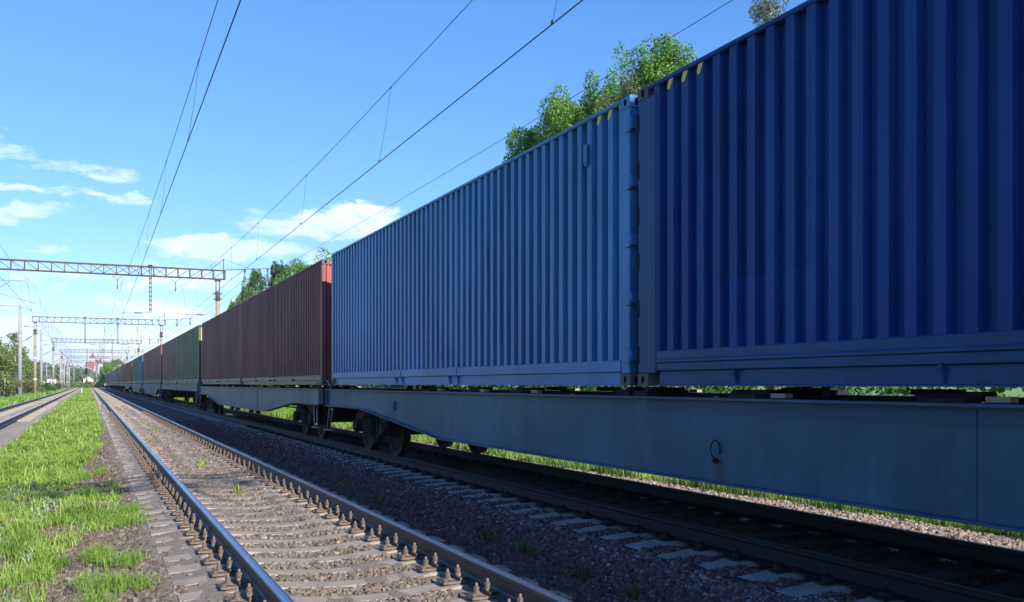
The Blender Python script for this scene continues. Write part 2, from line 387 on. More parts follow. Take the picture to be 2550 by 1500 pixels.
def mk_ground(name, c0, c1, c2, sc=2.0, patch=None, bump=.6, fine=30, along=1.0):
    m = NT(name); a = m.noise((1, along, 1), sc, 6, .65); b = m.noise((1, 1, 1), fine, 6, .75); d = m.noise((1, along, 1), .45, 4, .6, off=(3, 3, 3))
    c = m.mix(m.ramp(a, .32, .68), c0, c1); c = m.mix(m.ramp(b, .45, .75), c, c2)
    if patch: c = m.mix(m.math('MULTIPLY', m.ramp(d, .48, .6), .8, clamp=True), c, patch)
    m.col(c); m.rough(.95); m.bump(m.math('ADD', b, a), bump, .04); return m.mat
M['bed1'] = mk_ground('dusty_ballast_bed', (.22, .18, .147), (.32, .262, .212), (.15, .115, .09), 3, None, .8, 34)
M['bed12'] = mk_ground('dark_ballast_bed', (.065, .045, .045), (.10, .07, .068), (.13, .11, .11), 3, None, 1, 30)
M['bed2'] = mk_ground('shaded_ballast_bed', (.030, .024, .024), (.05, .04, .038), (.07, .06, .055), 3, None, 1, 30)  # ballast darkened: shade under the train put into the colour
M['shoulder'] = mk_ground('pale_ballast_bed', (.18, .14, .115), (.27, .21, .17), (.12, .09, .075), 3, None, 1, 30)
M['bed3'] = mk_ground('pale_dust_bed', (.27, .235, .195), (.36, .315, .26), (.20, .165, .135), 1.5, None, .7, 20, .2)
M['soil'] = mk_ground('grassy_soil', (.085, .065, .045), (.13, .09, .065), (.07, .05, .04), 2, None, .8, 30)
M['turf'] = mk_ground('turf', (.10, .22, .03), (.19, .36, .05), (.09, .17, .025), .9, (.20, .33, .07), .8, 12)
M['far'] = mk_ground('far_turf', (.11, .21, .045), (.17, .29, .06), (.09, .16, .03), .08, (.16, .22, .07), .3, .8)

# ------------------------------------------------------------------ ground
def sheet(name, xs, zs, mat, y0=-12, y1=420, jit=.0, kind='structure'):
    ys = []; y = y0
    while y < y1: ys.append(y); y += .5 if y < 40 else (2 if y < 120 else 10)
    ys.append(y1); V = []; T = []; nx = len(xs)
    for y in ys:
        for x, z in zip(xs, zs):
            V.append((x + bend(y), y, z + (random.uniform(-jit, jit) if 0 < xs.index(x) < nx - 1 else 0)))
    for j in range(len(ys) - 1):
        for i in range(nx - 1):
            a = j * nx + i; T += [(a, a + 1, a + nx + 1), (a, a + nx + 1, a + nx)]
    o = tri_mesh(name, np.array(V), np.array(T), mat); o['kind'] = kind; return o
TOP = -0.185                                        # sleeper top at the rail seat
g = MB(); g.v = [(-6000, -400, -1.0), (6000, -400, -1.0), (6000, 9000, -1.0), (-6000, 9000, -1.0)]; g.face([0, 1, 2, 3])
tag(g.build('ground', M['far']), kind='structure')
def lin(a, b, n): return [a + (b - a) * i / n for i in range(n + 1)]
def profile(name, pts, mat, step=.15, jit=.01, **k):
    xs, zs = [], []
    for (xa, za), (xb, zb) in zip(pts, pts[1:]):
        n = max(1, int((xb - xa) / step))
        for i in range(n): xs.append(round(xa + (xb - xa) * i / n, 5)); zs.append(za + (zb - za) * i / n)
    xs.append(pts[-1][0]); zs.append(pts[-1][1]); return sheet(name, xs, zs, mat, jit=jit, **k)
profile('verge_far_left', [(-60, -.95), (-14, -.9), (-9, -.5), (-5.6, -.33)], M['turf'], 1.0, .04)
profile('track_bed_left', [(-5.6, -.33), (-5.0, -.235), (-2.25, -.235), (-1.85, -.33)], M['bed3'], .2, .006)
profile('verge_middle', [(-1.85, -.33), (-1.2, -.37), (-.3, -.35), (.35, -.30)], M['soil'], .12, .02)
profile('track_bed_middle', [(.35, -.30), (.55, -.240), (.9, -.199), (1.15, -.200), (1.5, -.216), (1.93, -.244), (2.35, -.216), (2.7, -.200), (2.95, -.222), (3.25, -.262)], M['bed1'], .1, .006)
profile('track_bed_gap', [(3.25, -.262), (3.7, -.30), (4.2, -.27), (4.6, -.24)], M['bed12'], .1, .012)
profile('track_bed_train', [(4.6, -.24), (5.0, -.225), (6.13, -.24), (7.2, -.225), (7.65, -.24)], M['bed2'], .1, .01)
profile('track_shoulder', [(7.65, -.24), (8.75, -.26), (9.2, -.45)], M['shoulder'], .1, .015)
profile('verge_right', [(9.2, -.45), (9.8, -.55), (12, -.5), (16, .1), (40, .3)], M['turf'], .5, .03)

# ------------------------------------------------------------------ stones
PHI = (1 + 5 ** .5) / 2
ICO = np.array([(-1, PHI, 0), (1, PHI, 0), (-1, -PHI, 0), (1, -PHI, 0), (0, -1, PHI), (0, 1, PHI), (0, -1, -PHI), (0, 1, -PHI), (PHI, 0, -1), (PHI, 0, 1), (-PHI, 0, -1), (-PHI, 0, 1)]) / 1.902
ICT = np.array([(0, 11, 5), (0, 5, 1), (0, 1, 7), (0, 7, 10), (0, 10, 11), (1, 5, 9), (5, 11, 4), (11, 10, 2), (10, 7, 6), (7, 1, 8), (3, 9, 4), (3, 4, 2), (3, 2, 6), (3, 6, 8), (3, 8, 9), (4, 9, 5), (2, 4, 11), (6, 2, 10), (8, 6, 7), (9, 8, 1)])
rng = np.random.default_rng(5)
def rotmats(n):
    q = rng.normal(size=(n, 4)); q /= np.linalg.norm(q, axis=1)[:, None]; a, b, c, d = q.T
    return np.stack([1 - 2 * (c * c + d * d), 2 * (b * c - a * d), 2 * (b * d + a * c), 2 * (b * c + a * d), 1 - 2 * (b * b + d * d), 2 * (c * d - a * b),
                     2 * (b * d - a * c), 2 * (c * d + a * b), 1 - 2 * (b * b + c * c)], axis=1).reshape(n, 3, 3)
def stones(name, P, size, mat, label, tint=None):
    n = len(P); base = ICO[None] * (1 + rng.uniform(-.32, .28, (n, 12, 1)))
    base = base * rng.uniform(.55, 1.15, (n, 1, 3)) * (size[:, None, None] / 2)
    V = np.einsum('nij,nkj->nki', rotmats(n), base) + P[:, None, :]
    T = ICT[None] + (np.arange(n) * 12)[:, None, None]
    if tint is None: tint = np.clip(rng.normal(.45, .22, n), 0, 1)
    o = tri_mesh(name, V.reshape(-1, 3), T.reshape(-1, 3), mat, np.repeat(tint, 12))
    return tag(o, label, 'gravel', kind='stuff')
def scatter(n, x0, x1, y0, y1, pw=1.7):             # denser near the camera
    u = rng.uniform(0, 1, n); y = (y0 ** (1 - pw) + u * (y1 ** (1 - pw) - y0 ** (1 - pw))) ** (1 / (1 - pw))
    return rng.uniform(x0, x1, n), y
def interp(x, pts): return np.interp(x, [p[0] for p in pts], [p[1] for p in pts])
PITCH, T1Y0, T2Y0 = .543, -2.1, -2.3
XC1, XC2, XC3 = 1.935, 6.13, -3.64
# track 1: stones lying between the sleepers
x, y = scatter(30000, .75, 3.2, 4.6, 34); ph = ((y - T1Y0) / PITCH + .5) % 1 - .5
k = (np.abs(ph) > .25 + rng.uniform(-.03, .05, len(x))); x, y = x[k], y[k]
k = rng.uniform(0, 1, len(x)) < np.where(np.abs(x - XC1) < .56, .9, .07); x, y = x[k], y[k]
z = interp(x, [(.35, -.30), (.55, -.240), (.9, -.199), (1.15, -.200), (1.5, -.216), (1.93, -.244), (2.35, -.216), (2.7, -.200), (2.95, -.222), (3.25, -.262)])
sz = rng.uniform(.025, .060, len(x)) * (1 + (y > 16) * .3)
stones('track_ballast', np.stack([x, y, z + sz * .05], 1), sz, M['stone'], 'brown crushed stone packed between the sunlit concrete sleepers', np.clip(rng.normal(.55, .2, len(x)), 0, 1))
# between the tracks, in the shade of the train
def bedz(x): return interp(x, [(2.9, -.238), (3.25, -.262), (3.7, -.30), (4.2, -.27), (4.6, -.24), (5.0, -.225), (6.13, -.24), (7.2, -.225), (7.65, -.24), (8.75, -.26), (9.2, -.45), (9.8, -.55)])
x, y = scatter(46000, 2.86, 5.15, 3.2, 42); ph = ((y - T2Y0) / PITCH + .5) % 1 - .5
k = (x < 4.72) | (np.abs(ph) > .24); x, y = x[k], y[k]
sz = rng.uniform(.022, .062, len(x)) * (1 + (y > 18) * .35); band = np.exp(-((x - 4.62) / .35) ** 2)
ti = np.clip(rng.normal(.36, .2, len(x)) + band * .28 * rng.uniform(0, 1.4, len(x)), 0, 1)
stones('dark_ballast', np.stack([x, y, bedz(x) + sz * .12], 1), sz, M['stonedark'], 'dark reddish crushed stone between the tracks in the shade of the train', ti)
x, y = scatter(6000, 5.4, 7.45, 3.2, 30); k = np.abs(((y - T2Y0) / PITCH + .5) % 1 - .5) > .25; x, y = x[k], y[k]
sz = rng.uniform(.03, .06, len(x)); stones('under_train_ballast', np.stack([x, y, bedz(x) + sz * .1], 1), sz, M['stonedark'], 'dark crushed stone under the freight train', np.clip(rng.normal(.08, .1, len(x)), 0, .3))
x, y = scatter(22000, 7.5, 9.2, 3.5, 45); k = x < 8.75 - np.clip((y - 7) * .06, 0, .6) + rng.uniform(-.15, .15, len(x)); x, y = x[k], y[k]; sz = rng.uniform(.03, .075, len(x)) * (1 + (y > 18) * .4)
stones('shoulder_ballast', np.stack([x, y, bedz(x) + sz * .15], 1), sz, M['stonelight'], 'pale sunlit crushed stone along the grass behind the train')
# left shoulder, brown stones showing through the grass
x, y = scatter(26000, -1.6, .72, 6.0, 40)
z = interp(x, [(-1.85, -.33), (-1.2, -.37), (-.3, -.35), (.35, -.30), (.55, -.262), (.72, -.25)])
ph = ((y - T1Y0) / PITCH + .5) % 1 - .5; k = (x < .56) | (np.abs(ph) > .25); x, y, z = x[k], y[k], z[k]
sz = rng.uniform(.03, .085, len(x)); k = rng.uniform(0, 1, len(x)) < np.where(x > -.55, 1, .35); x, y, z, sz = x[k], y[k], z[k], sz[k]
stones('verge_ballast', np.stack([x, y, z + sz * .12], 1), sz, M['stone'], 'loose brown crushed stone in the bare patches of the left verge', np.clip(rng.normal(.38, .2, len(x)), 0, 1))

# ------------------------------------------------------------------ grass
def blades(P, h, wd, lean, az=None, segs=2):
    n = len(P); az = rng.uniform(0, 2 * np.pi, n) if az is None else az; ca, sa = np.cos(az), np.sin(az)
    la = rng.uniform(0, 2 * np.pi, n); lx, ly = np.cos(la) * lean * h, np.sin(la) * lean * h
    V = np.zeros((n, 5, 3)); side = np.stack([ca * wd / 2, sa * wd / 2, np.zeros(n)], 1)
    mid = P + np.stack([lx * .35, ly * .35, h * .6], 1); tip = P + np.stack([lx, ly, h * (1 - lean * .25)], 1)
    V[:, 0] = P - side * .8; V[:, 1] = P + side * .8; V[:, 2] = mid + side; V[:, 3] = mid - side; V[:, 4] = tip
    T = np.array([(0, 1, 2), (0, 2, 3), (3, 2, 4)])[None] + (np.arange(n) * 5)[:, None, None]
    return V.reshape(-1, 3), T.reshape(-1, 3)
def vnoise(x, y, sc, seed):                         # smooth value noise
    r = np.random.default_rng(seed).uniform(0, 1, (64, 64)); X, Y = x * sc, y * sc
    xi, yi = np.floor(X).astype(int), np.floor(Y).astype(int); fx, fy = X - xi, Y - yi; fx = fx * fx * (3 - 2 * fx); fy = fy * fy * (3 - 2 * fy)
    g_ = lambda a, b: r[a % 64, b % 64]
    return (g_(xi, yi) * (1 - fx) + g_(xi + 1, yi) * fx) * (1 - fy) + (g_(xi, yi + 1) * (1 - fx) + g_(xi + 1, yi + 1) * fx) * fy
def vergez(x): return interp(x, [(-5.6, -.33), (-1.85, -.33), (-1.2, -.37), (-.3, -.35), (.35, -.30), (.6, -.262)])
def grassy(x, y):
    x = x + rng.normal(0, .05, len(x)); y = y + rng.normal(0, .12, len(y))                                   # where turf covers the left verge
    e = .02 + .22 * (vnoise(x, y, .9, 1) - .5) * 2 + np.clip((y - 18) / 40, 0, .42)
    m = (x < e - .12).astype(float)
    m = np.where((y > 11.3) & (y < 14.6), (x < .38 + .2 * (vnoise(x, y, 2.2, 2) - .5)).astype(float), m)
    m = np.where((y > 14.6) & (y < 19.0), (x < -.22 + .5 * (vnoise(x, y, 1.6, 8) - .5)).astype(float), m)
    m = np.where((y < 11.3), (x < -.30 - .12 * np.clip(9 - y, -1, 3) * .5 + .35 * (vnoise(x, y, 2.0, 9) - .5)).astype(float), m)
    thin = vnoise(x, y, 2.6, 3) * .6 + vnoise(x, y, 6, 4) * .4
    return m * np.where(y < 16, thin > .455, np.where(y < 35, thin > .34, thin > .22))
x, y = scatter(210000, -1.95, .62, 6.3, 110, 1.55); k = grassy(x, y) > .5; x, y = x[k], y[k]
far_ = np.clip((y - 8) / 40, 0, 1); hh = rng.uniform(.03, .15, len(x)) * (.3 + 1.5 * vnoise(x, y, 1.7, 5) * vnoise(x, y, 5, 15) + .35 * vnoise(x, y, .6, 16)); tall = rng.uniform(0, 1, len(x)) < .006; hh = np.where(tall, hh + rng.uniform(.08, .2, len(x)), hh); hh = hh * (1 + far_ * .5)
wd = rng.uniform(.004, .010, len(x)) * (1 + far_ * 4.5)
V, T = blades(np.stack([x, y, vergez(x)], 1), hh, wd, rng.uniform(.1, .7, len(x)))
ti = np.clip(.02 + .6 * vnoise(x, y, 1.3, 6) + .4 * vnoise(x, y, 6, 11) - .1 + rng.normal(0, .16, len(x)), 0, 1); ti = np.where(tall, .88, ti); hh = hh * np.where(y < 30, .72, 1.0)
tag(tri_mesh('grass', V, T, M['grass'], np.repeat(ti, 5)), 'bright green grass growing between the left and middle tracks', 'grass', kind='stuff')
# feathery horsetail clumps over the bare stones
cx = []; 
for (x0, x1, y0, y1, n) in ((-.02, .42, 7.8, 9.6, 13), (.1, .5, 11.2, 12.6, 7), (-.1, .45, 14.6, 18.8, 9), (-.45, .1, 6.8, 7.8, 6)):
    for _ in range(n): cx.append((random.uniform(x0, x1), random.uniform(y0, y1)))
cx = np.array(cx); n = 46; bx = np.repeat(cx[:, 0], n) + rng.normal(0, .07, len(cx) * n); by = np.repeat(cx[:, 1], n) + rng.normal(0, .09, len(cx) * n)
bh = rng.uniform(.07, .17, len(bx)); V, T = blades(np.stack([bx, by, vergez(bx)], 1), bh, np.full(len(bx), .006), rng.uniform(.05, .35, len(bx)))
# whorls of fine side needles
m_ = 14; tt = rng.uniform(.15, .95, (len(bx), m_)); px_ = np.repeat(bx, m_); py_ = np.repeat(by, m_); pz_ = np.repeat(vergez(bx), m_) + (tt * bh[:, None]).ravel()
V2, T2 = blades(np.stack([px_, py_, pz_], 1), np.full(len(px_), .03), np.full(len(px_), .003), np.full(len(px_), 1.2))
tag(tri_mesh('horsetail', np.vstack([V, V2]), np.vstack([T, T2 + len(V)]), M['horsetail'], rng.uniform(0, 1, len(V) + len(V2))), 'feathery horsetail sprouting from the brown stones beside the sleeper ends', 'weeds', kind='stuff')
# silvery broad leaved weeds near the camera
cx = [(random.uniform(-1.6, -.45), random.uniform(6.6, 17) ) for _ in range(240)]
VV = []; TT = []; nn = 0; tint = []
for (a, b) in cx:
    k = random.randint(10, 26); hs = random.uniform(.05, .15)
    for _ in range(k):
        az = random.uniform(0, 6.28); el = random.uniform(.4, 1.4); L = hs * random.uniform(.5, 1.1); wv = L * random.uniform(.10, .22)
        p0 = np.array([a + random.gauss(0, .03), b + random.gauss(0, .03), float(vergez(a)) + random.uniform(0, hs * .7)])
        d = np.array([math.cos(az) * math.cos(el), math.sin(az) * math.cos(el), math.sin(el)]); sd = np.array([-math.sin(az), math.cos(az), 0]) * wv / 2
        VV += [p0, p0 + d * L * .45 + sd, p0 + d * L * .45 - sd + [0, 0, .003], p0 + d * L * .85 + sd * .5 - [0, 0, L * .08], p0 + d * L * .85 - sd * .5 - [0, 0, L * .08], p0 + d * L - [0, 0, L * .16]]
        TT += [(nn, nn + 1, nn + 2), (nn + 1, nn + 3, nn + 4), (nn + 1, nn + 4, nn + 2), (nn + 3, nn + 5, nn + 4)]; nn += 6; tint += [random.random()] * 6
tag(tri_mesh('silver_weeds', np.array(VV), np.array(TT), M['silver'], np.array(tint)), 'silvery broad leaved weeds among the grass of the left verge', 'weeds', kind='stuff')
# grass behind the train and beyond the left track
def strip(name, n, x0, x1, y0, y1, zf, mat, label, h0, h1, pw=1.6, w0=.006, grow=6.):
    x, y = scatter(n, x0, x1, y0, y1, pw)
    if name == 'grass_behind_train': k = x > 8.78 - np.clip((y - 7) * .06, 0, .62) + .3 * (vnoise(x, y, 1.5, 44) - .5) + rng.normal(0, .05, n); x, y = x[k], y[k]; n = len(x)
    f_ = np.clip((y - 8) / 60, 0, 1)
    h_ = rng.uniform(h0, h1, n) * (.6 + .8 * vnoise(x, y, .8, 21)); xb = x + np.array([bend(a) for a in y])
    V, T = blades(np.stack([xb, y, zf(x)], 1), h_, rng.uniform(w0, w0 * 2, n) * (1 + f_ * grow), rng.uniform(.1, .6, n))
    ti = np.clip(.15 + .6 * vnoise(x, y, .7, 22) + rng.normal(.1, .15, n), 0, 1)
    tag(tri_mesh(name, V, T, mat, np.repeat(ti, 5)), label, 'grass', kind='stuff')
strip('grass_behind_train', 130000, 8.1, 13.5, 5, 120, lambda x: interp(x, [(8.75, -.26), (9.2, -.45), (9.8, -.55), (12, -.5), (16, .1)]), M['grassr'], 'bright sunlit grass seen under the wagons behind the train', .12, .34)
strip('grass_far_left', 60000, -16, -5.5, 40, 260, lambda x: interp(x, [(-60, -.95), (-14, -.9), (-9, -.5), (-5.6, -.33)]), M['grassr'], 'long grass on the far side of the left track', .15, .5, 1.3, .012, 5)
strip('grass_far_middle', 30000, -1.95, .45, 60, 420, vergez, M['grass'], 'grass strip narrowing between the tracks in the distance', .08, .22, 1.2, .02, 3)

# ------------------------------------------------------------------ rails
RP = [(-.075, -.180), (-.075, -.171), (-.020, -.152), (-.0095, -.135), (-.0095, -.055), (-.033, -.043), (-.0365, -.036), (-.037, -.010), (-.030, -.002), (-.012, 0.0),
      (.012, 0.0), (.030, -.002), (.037, -.010), (.0365, -.036), (.033, -.043), (.0095, -.055), (.0095, -.135), (.020, -.152), (.075, -.171), (.075, -.180)]
def rail(X, label, topm, y0=-12, y1=430):
    b = MB(); ys = []; y = y0
    while y < 110: ys.append(y); y += 2.0
    while y < y1: ys.append(y); y += 8.0
    k = len(RP)
    for i, y in enumerate(ys):
        jx = random.uniform(-.0016, .0016) if y < 40 else 0; jz = random.uniform(-.0012, .0012) if y < 40 else 0
        for (a, z) in RP: b.v.append((X + a + bend(y) + jx, y, z + jz))
    for j in range(len(ys) - 1):
        for i in range(k):
            q = (i + 1) % k
            mi = 1 if i in (8, 9, 10) else (2 if i in (7, 11) else 0)
            b.face([j * k + i, j * k + q, (j + 1) * k + q, (j + 1) * k + i], mi, False)
    b.face(list(range(k))); b.face([(len(ys) - 1) * k + i for i in range(k)])
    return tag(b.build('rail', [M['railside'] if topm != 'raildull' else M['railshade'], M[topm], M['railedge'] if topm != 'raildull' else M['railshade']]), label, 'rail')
RAILS = [(1.14, 'polished rail nearest the grassy verge, left rail of the middle track', 'railblue'), (2.73, 'polished rail with sunlit bolts, right rail of the middle track', 'railtop'),
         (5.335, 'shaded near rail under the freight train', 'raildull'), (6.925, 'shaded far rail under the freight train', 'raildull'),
         (-2.845, 'right rail of the left track beyond the grass', 'railtop'), (-4.435, 'left rail of the left track at the photo edge', 'railtop')]
for X, lb, tm in RAILS: rail(X, lb, tm)

# ------------------------------------------------------------------ sleepers with fastenings
def sleeper_mesh(mat, seed):
    rs = random.Random(seed); b = MB()
    prof = [(-1.35, -.252, .115), (-1.335, -.222, .130), (-1.05, -.200, .135), (-.94, TOP, .138), (-.64, TOP, .135), (-.48, -.204, .120), (-.15, -.230, .100), (.15, -.230, .100), (.48, -.204, .120), (.64, TOP, .135), (.94, TOP, .138), (1.05, -.200, .135), (1.335, -.222, .130), (1.35, -.252, .115)]
    n = 6
    for (x, z, hw) in prof:
        e = lambda: rs.uniform(-.004, .004)
        for (yy, zz) in ((-hw - .045, -.36), (-hw - .012, z - .035), (-hw + .012, z - .004), (hw - .012, z - .004), (hw + .012, z - .035), (hw + .045, -.36)):
            b.v.append((x + e(), yy + e(), zz + e() * .6))
    for j in range(len(prof) - 1):
        for i in range(n - 1): b.face([j * n + i, j * n + i + 1, (j + 1) * n + i + 1, (j + 1) * n + i])
    b.face([0, 1, 2, 3, 4, 5]); m_ = (len(prof) - 1) * n; b.face([m_ + i for i in (5, 4, 3, 2, 1, 0)])
    return b.mesh('sleeper', mat)
def bolt_mesh(hh):
    b = MB(); b.cyl((0, 0, 0), (0, 0, hh), .0125, seg=8); b.cyl((0, 0, .002), (0, 0, .012), .031, seg=10); b.cyl((0, 0, .014), (0, 0, .024), .025, .025, seg=10)
    b.cyl((0, 0, .027), (0, 0, .056), .025, seg=6, sm=False); b.cyl((0, 0, hh), (0, 0, hh + .004), .0105, .007, seg=8)
    b.v = [(x * .86, y * .86, z * .88) for x, y, z in b.v]; return b.mesh('bolt', M['fast'])
BOLT1, BOLT2 = bolt_mesh(.084), bolt_mesh(.084)
def plate_mesh(side):
    b = MB(); s = side
    b.box((s * .155, 0, TOP + .010), (.19, .150, .018), bev=.004)                    # base plate half
    b.box((s * .105, 0, TOP + .034), (.018, .150, .030), bev=.004)                   # shoulder rib
    b.box((s * .072, 0, TOP + .044), (.075, .060, .014), bev=.004)                   # clip over the rail foot
    b.box((s * .104, 0, TOP + .056), (.040, .055, .016), bev=.004)
    b.box((s * .190, 0, TOP + .030), (.075, .070, .014), bev=.004)                   # washer block
    b.box((s * .225, 0, TOP + .024), (.030, .145, .012), bev=.004)
    return b.mesh('fastening', M['fast'])
PL = {1: plate_mesh(1), -1: plate_mesh(-1)}
def lump_mesh():                                    # compact spring fastening used under the train
    b = MB(); b.lathe([(.0, .0), (.055, .0), (.058, .02), (.048, .05), (.025, .062), (0, .066)], (.0, 0, TOP + .005), (0, 0, 1), 12)
    b.box((0, 0, TOP + .012), (.16, .13, .02), bev=.004); b.cyl((0, 0, TOP + .06), (0, 0, TOP + .085), .016, seg=6)
    return b.mesh('fastening', M['frame'])
LUMP = lump_mesh()
def fastening_lite(side):
    b = MB(); s = side
    b.box((s * .155, 0, TOP + .010), (.19, .15, .018)); b.box((s * .09, 0, TOP + .045), (.06, .06, .03)); b.cyl((s * .104, 0, TOP + .06), (s * .104, 0, TOP + .125), .017, seg=5); b.cyl((s * .185, 0, TOP + .03), (s * .185, 0, TOP + .095), .017, seg=5)
    return b.mesh('fastening', M['fast'])
LITE = {1: fastening_lite(1), -1: fastening_lite(-1)}
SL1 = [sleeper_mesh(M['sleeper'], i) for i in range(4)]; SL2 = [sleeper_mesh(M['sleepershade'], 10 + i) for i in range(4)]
ORD = 'first second third fourth fifth sixth seventh eighth ninth tenth eleventh twelfth thirteenth fourteenth fifteenth sixteenth'.split()
def sleepers(XC, y0, n0, n1, n_bolts, n_parts, meshes, label, group, style, rest_label, ordl=None, off=0):
    for i in range(n0, n1):
        y = y0 + i * PITCH
        s = put('sleeper', meshes[i % 4], None, (XC + bend(y) + random.uniform(-.012, .012), y + random.uniform(-.012, .012), random.uniform(-.004, .004)), random.uniform(-.006, .006))
        tag(s, label if i - n0 - off >= len(ORD) or i - n0 - off < 0 or not ordl else ORD[i - n0 - off] + ordl, 'sleeper', group)
        if y < n_parts:
            for rx in (-.795, .795):
                for sd in (-1, 1):
                    if rx < 0 and sd > 0 and style == 'kb': continue
                    if style == 'lump': put('fastening', LUMP, s, (rx + sd * .135, 0, 0)); continue
                    if y > n_bolts: put('fastening', LITE[sd] if not (rx < 0 and sd > 0) else PL[sd], s, (rx, 0, 0)); continue
                    f = put('fastening', PL[sd], s, (rx, 0, 0))
                    if rx < 0 and sd > 0: continue
                    put('bolt', BOLT1, f, (sd * .104, random.uniform(-.006, .006), TOP + .060)); put('bolt', BOLT2, f, (sd * .188, random.uniform(-.006, .006), TOP + .034))
    # the far rest of the row
    b = MB(); y = y0 + n1 * PITCH
    while y < 400:
        b.box((XC + bend(y), y, -.28), (2.66, .26, .16)); y += PITCH * (1 if y < 180 else 2)
    tag(b.build('sleeper_row', meshes[0].materials[0]), rest_label, 'sleepers', kind='stuff')
sleepers(XC1, T1Y0, 11, 141, 21, 52, SL1, 'dusty brown concrete sleeper under the middle track', 'concrete sleepers of the middle track', 'kb', 'far dusty sleepers of the middle track merging with distance', ' whole dusty sleeper of the middle track counted from the bottom edge of the photo', 1)
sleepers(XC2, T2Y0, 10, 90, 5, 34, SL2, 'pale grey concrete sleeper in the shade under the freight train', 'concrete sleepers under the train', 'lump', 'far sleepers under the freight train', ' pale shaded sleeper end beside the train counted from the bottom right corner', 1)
sleepers(XC3, T2Y0 + .2, 85, 165, 5, 5, SL1, 'dusty concrete sleeper under the left track', 'concrete sleepers of the left track', 'kb', 'far sleepers of the left track')

# ------------------------------------------------------------------ shipping containers
CW, CL_, CH = 2.438, 12.19, 2.896
def casting(b, c, sx, sy, sz, mi_hole=1):
    """corner casting with an oval hole in the side face (x) and the end face (y); c is its centre"""
    hx, hy, hz = .081, .089, .059; cx, cy, cz = c; T_ = .012
    def plate(axis, sgn):
        n = len(b.v); N = 16
        half = (hy, hz) if axis == 'x' else (hx, hz)
        a_, b_ = (.038, .030) if sz else (.030, .038)
        outer, inner, deep = [], [], []
        for i in range(N):
            t = 2 * math.pi * i / N; ct, st = math.cos(t), math.sin(t); k = 1 / max(abs(ct), abs(st))
            outer.append((half[0] * ct * k, half[1] * st * k)); inner.append((.026 * ct, .040 * st)); deep.append((.026 * ct, .040 * st))
        for lst, dp in ((outer, 0), (inner, 0), (deep, .05)):
            for (p, q) in lst:
                if axis == 'x': b.v.append((cx + sgn * (hx - dp), cy + p, cz + q))
                else: b.v.append((cx + p, cy + sgn * (hy - dp), cz + q))
        for i in range(N):
            j = (i + 1) % N
            b.face([n + i, n + j, n + N + j, n + N + i], 0); b.face([n + N + i, n + N + j, n + 2 * N + j, n + 2 * N + i], mi_hole)
        b.face([n + 2 * N + i for i in range(N)], mi_hole)
    plate('x', sx); plate('y', sy)
    n = len(b.v)                                    # the other four faces
    b.v += [(cx - sx * hx, cy - sy * hy, cz - hz), (cx + sx * hx, cy - sy * hy, cz - hz), (cx + sx * hx, cy + sy * hy, cz - hz), (cx - sx * hx, cy + sy * hy, cz - hz),
            (cx - sx * hx, cy - sy * hy, cz + hz), (cx + sx * hx, cy - sy * hy, cz + hz), (cx + sx * hx, cy + sy * hy, cz + hz), (cx - sx * hx, cy + sy * hy, cz + hz)]
    for q in ((0, 1, 2, 3), (4, 5, 6, 7), (0, 1, 5, 4), (0, 3, 7, 4)): b.face([n + i for i in q], 0)
def corr_x(y, y0, pitch, depth):                    # depth of the wall corrugation at y
    t = ((y - y0) / pitch) % 1.0
    if t < .42: return 0.0
    if t < .49: return depth * (t - .42) / .07
    if t < .93: return depth
    return depth * (1 - (t - .93) / .07)
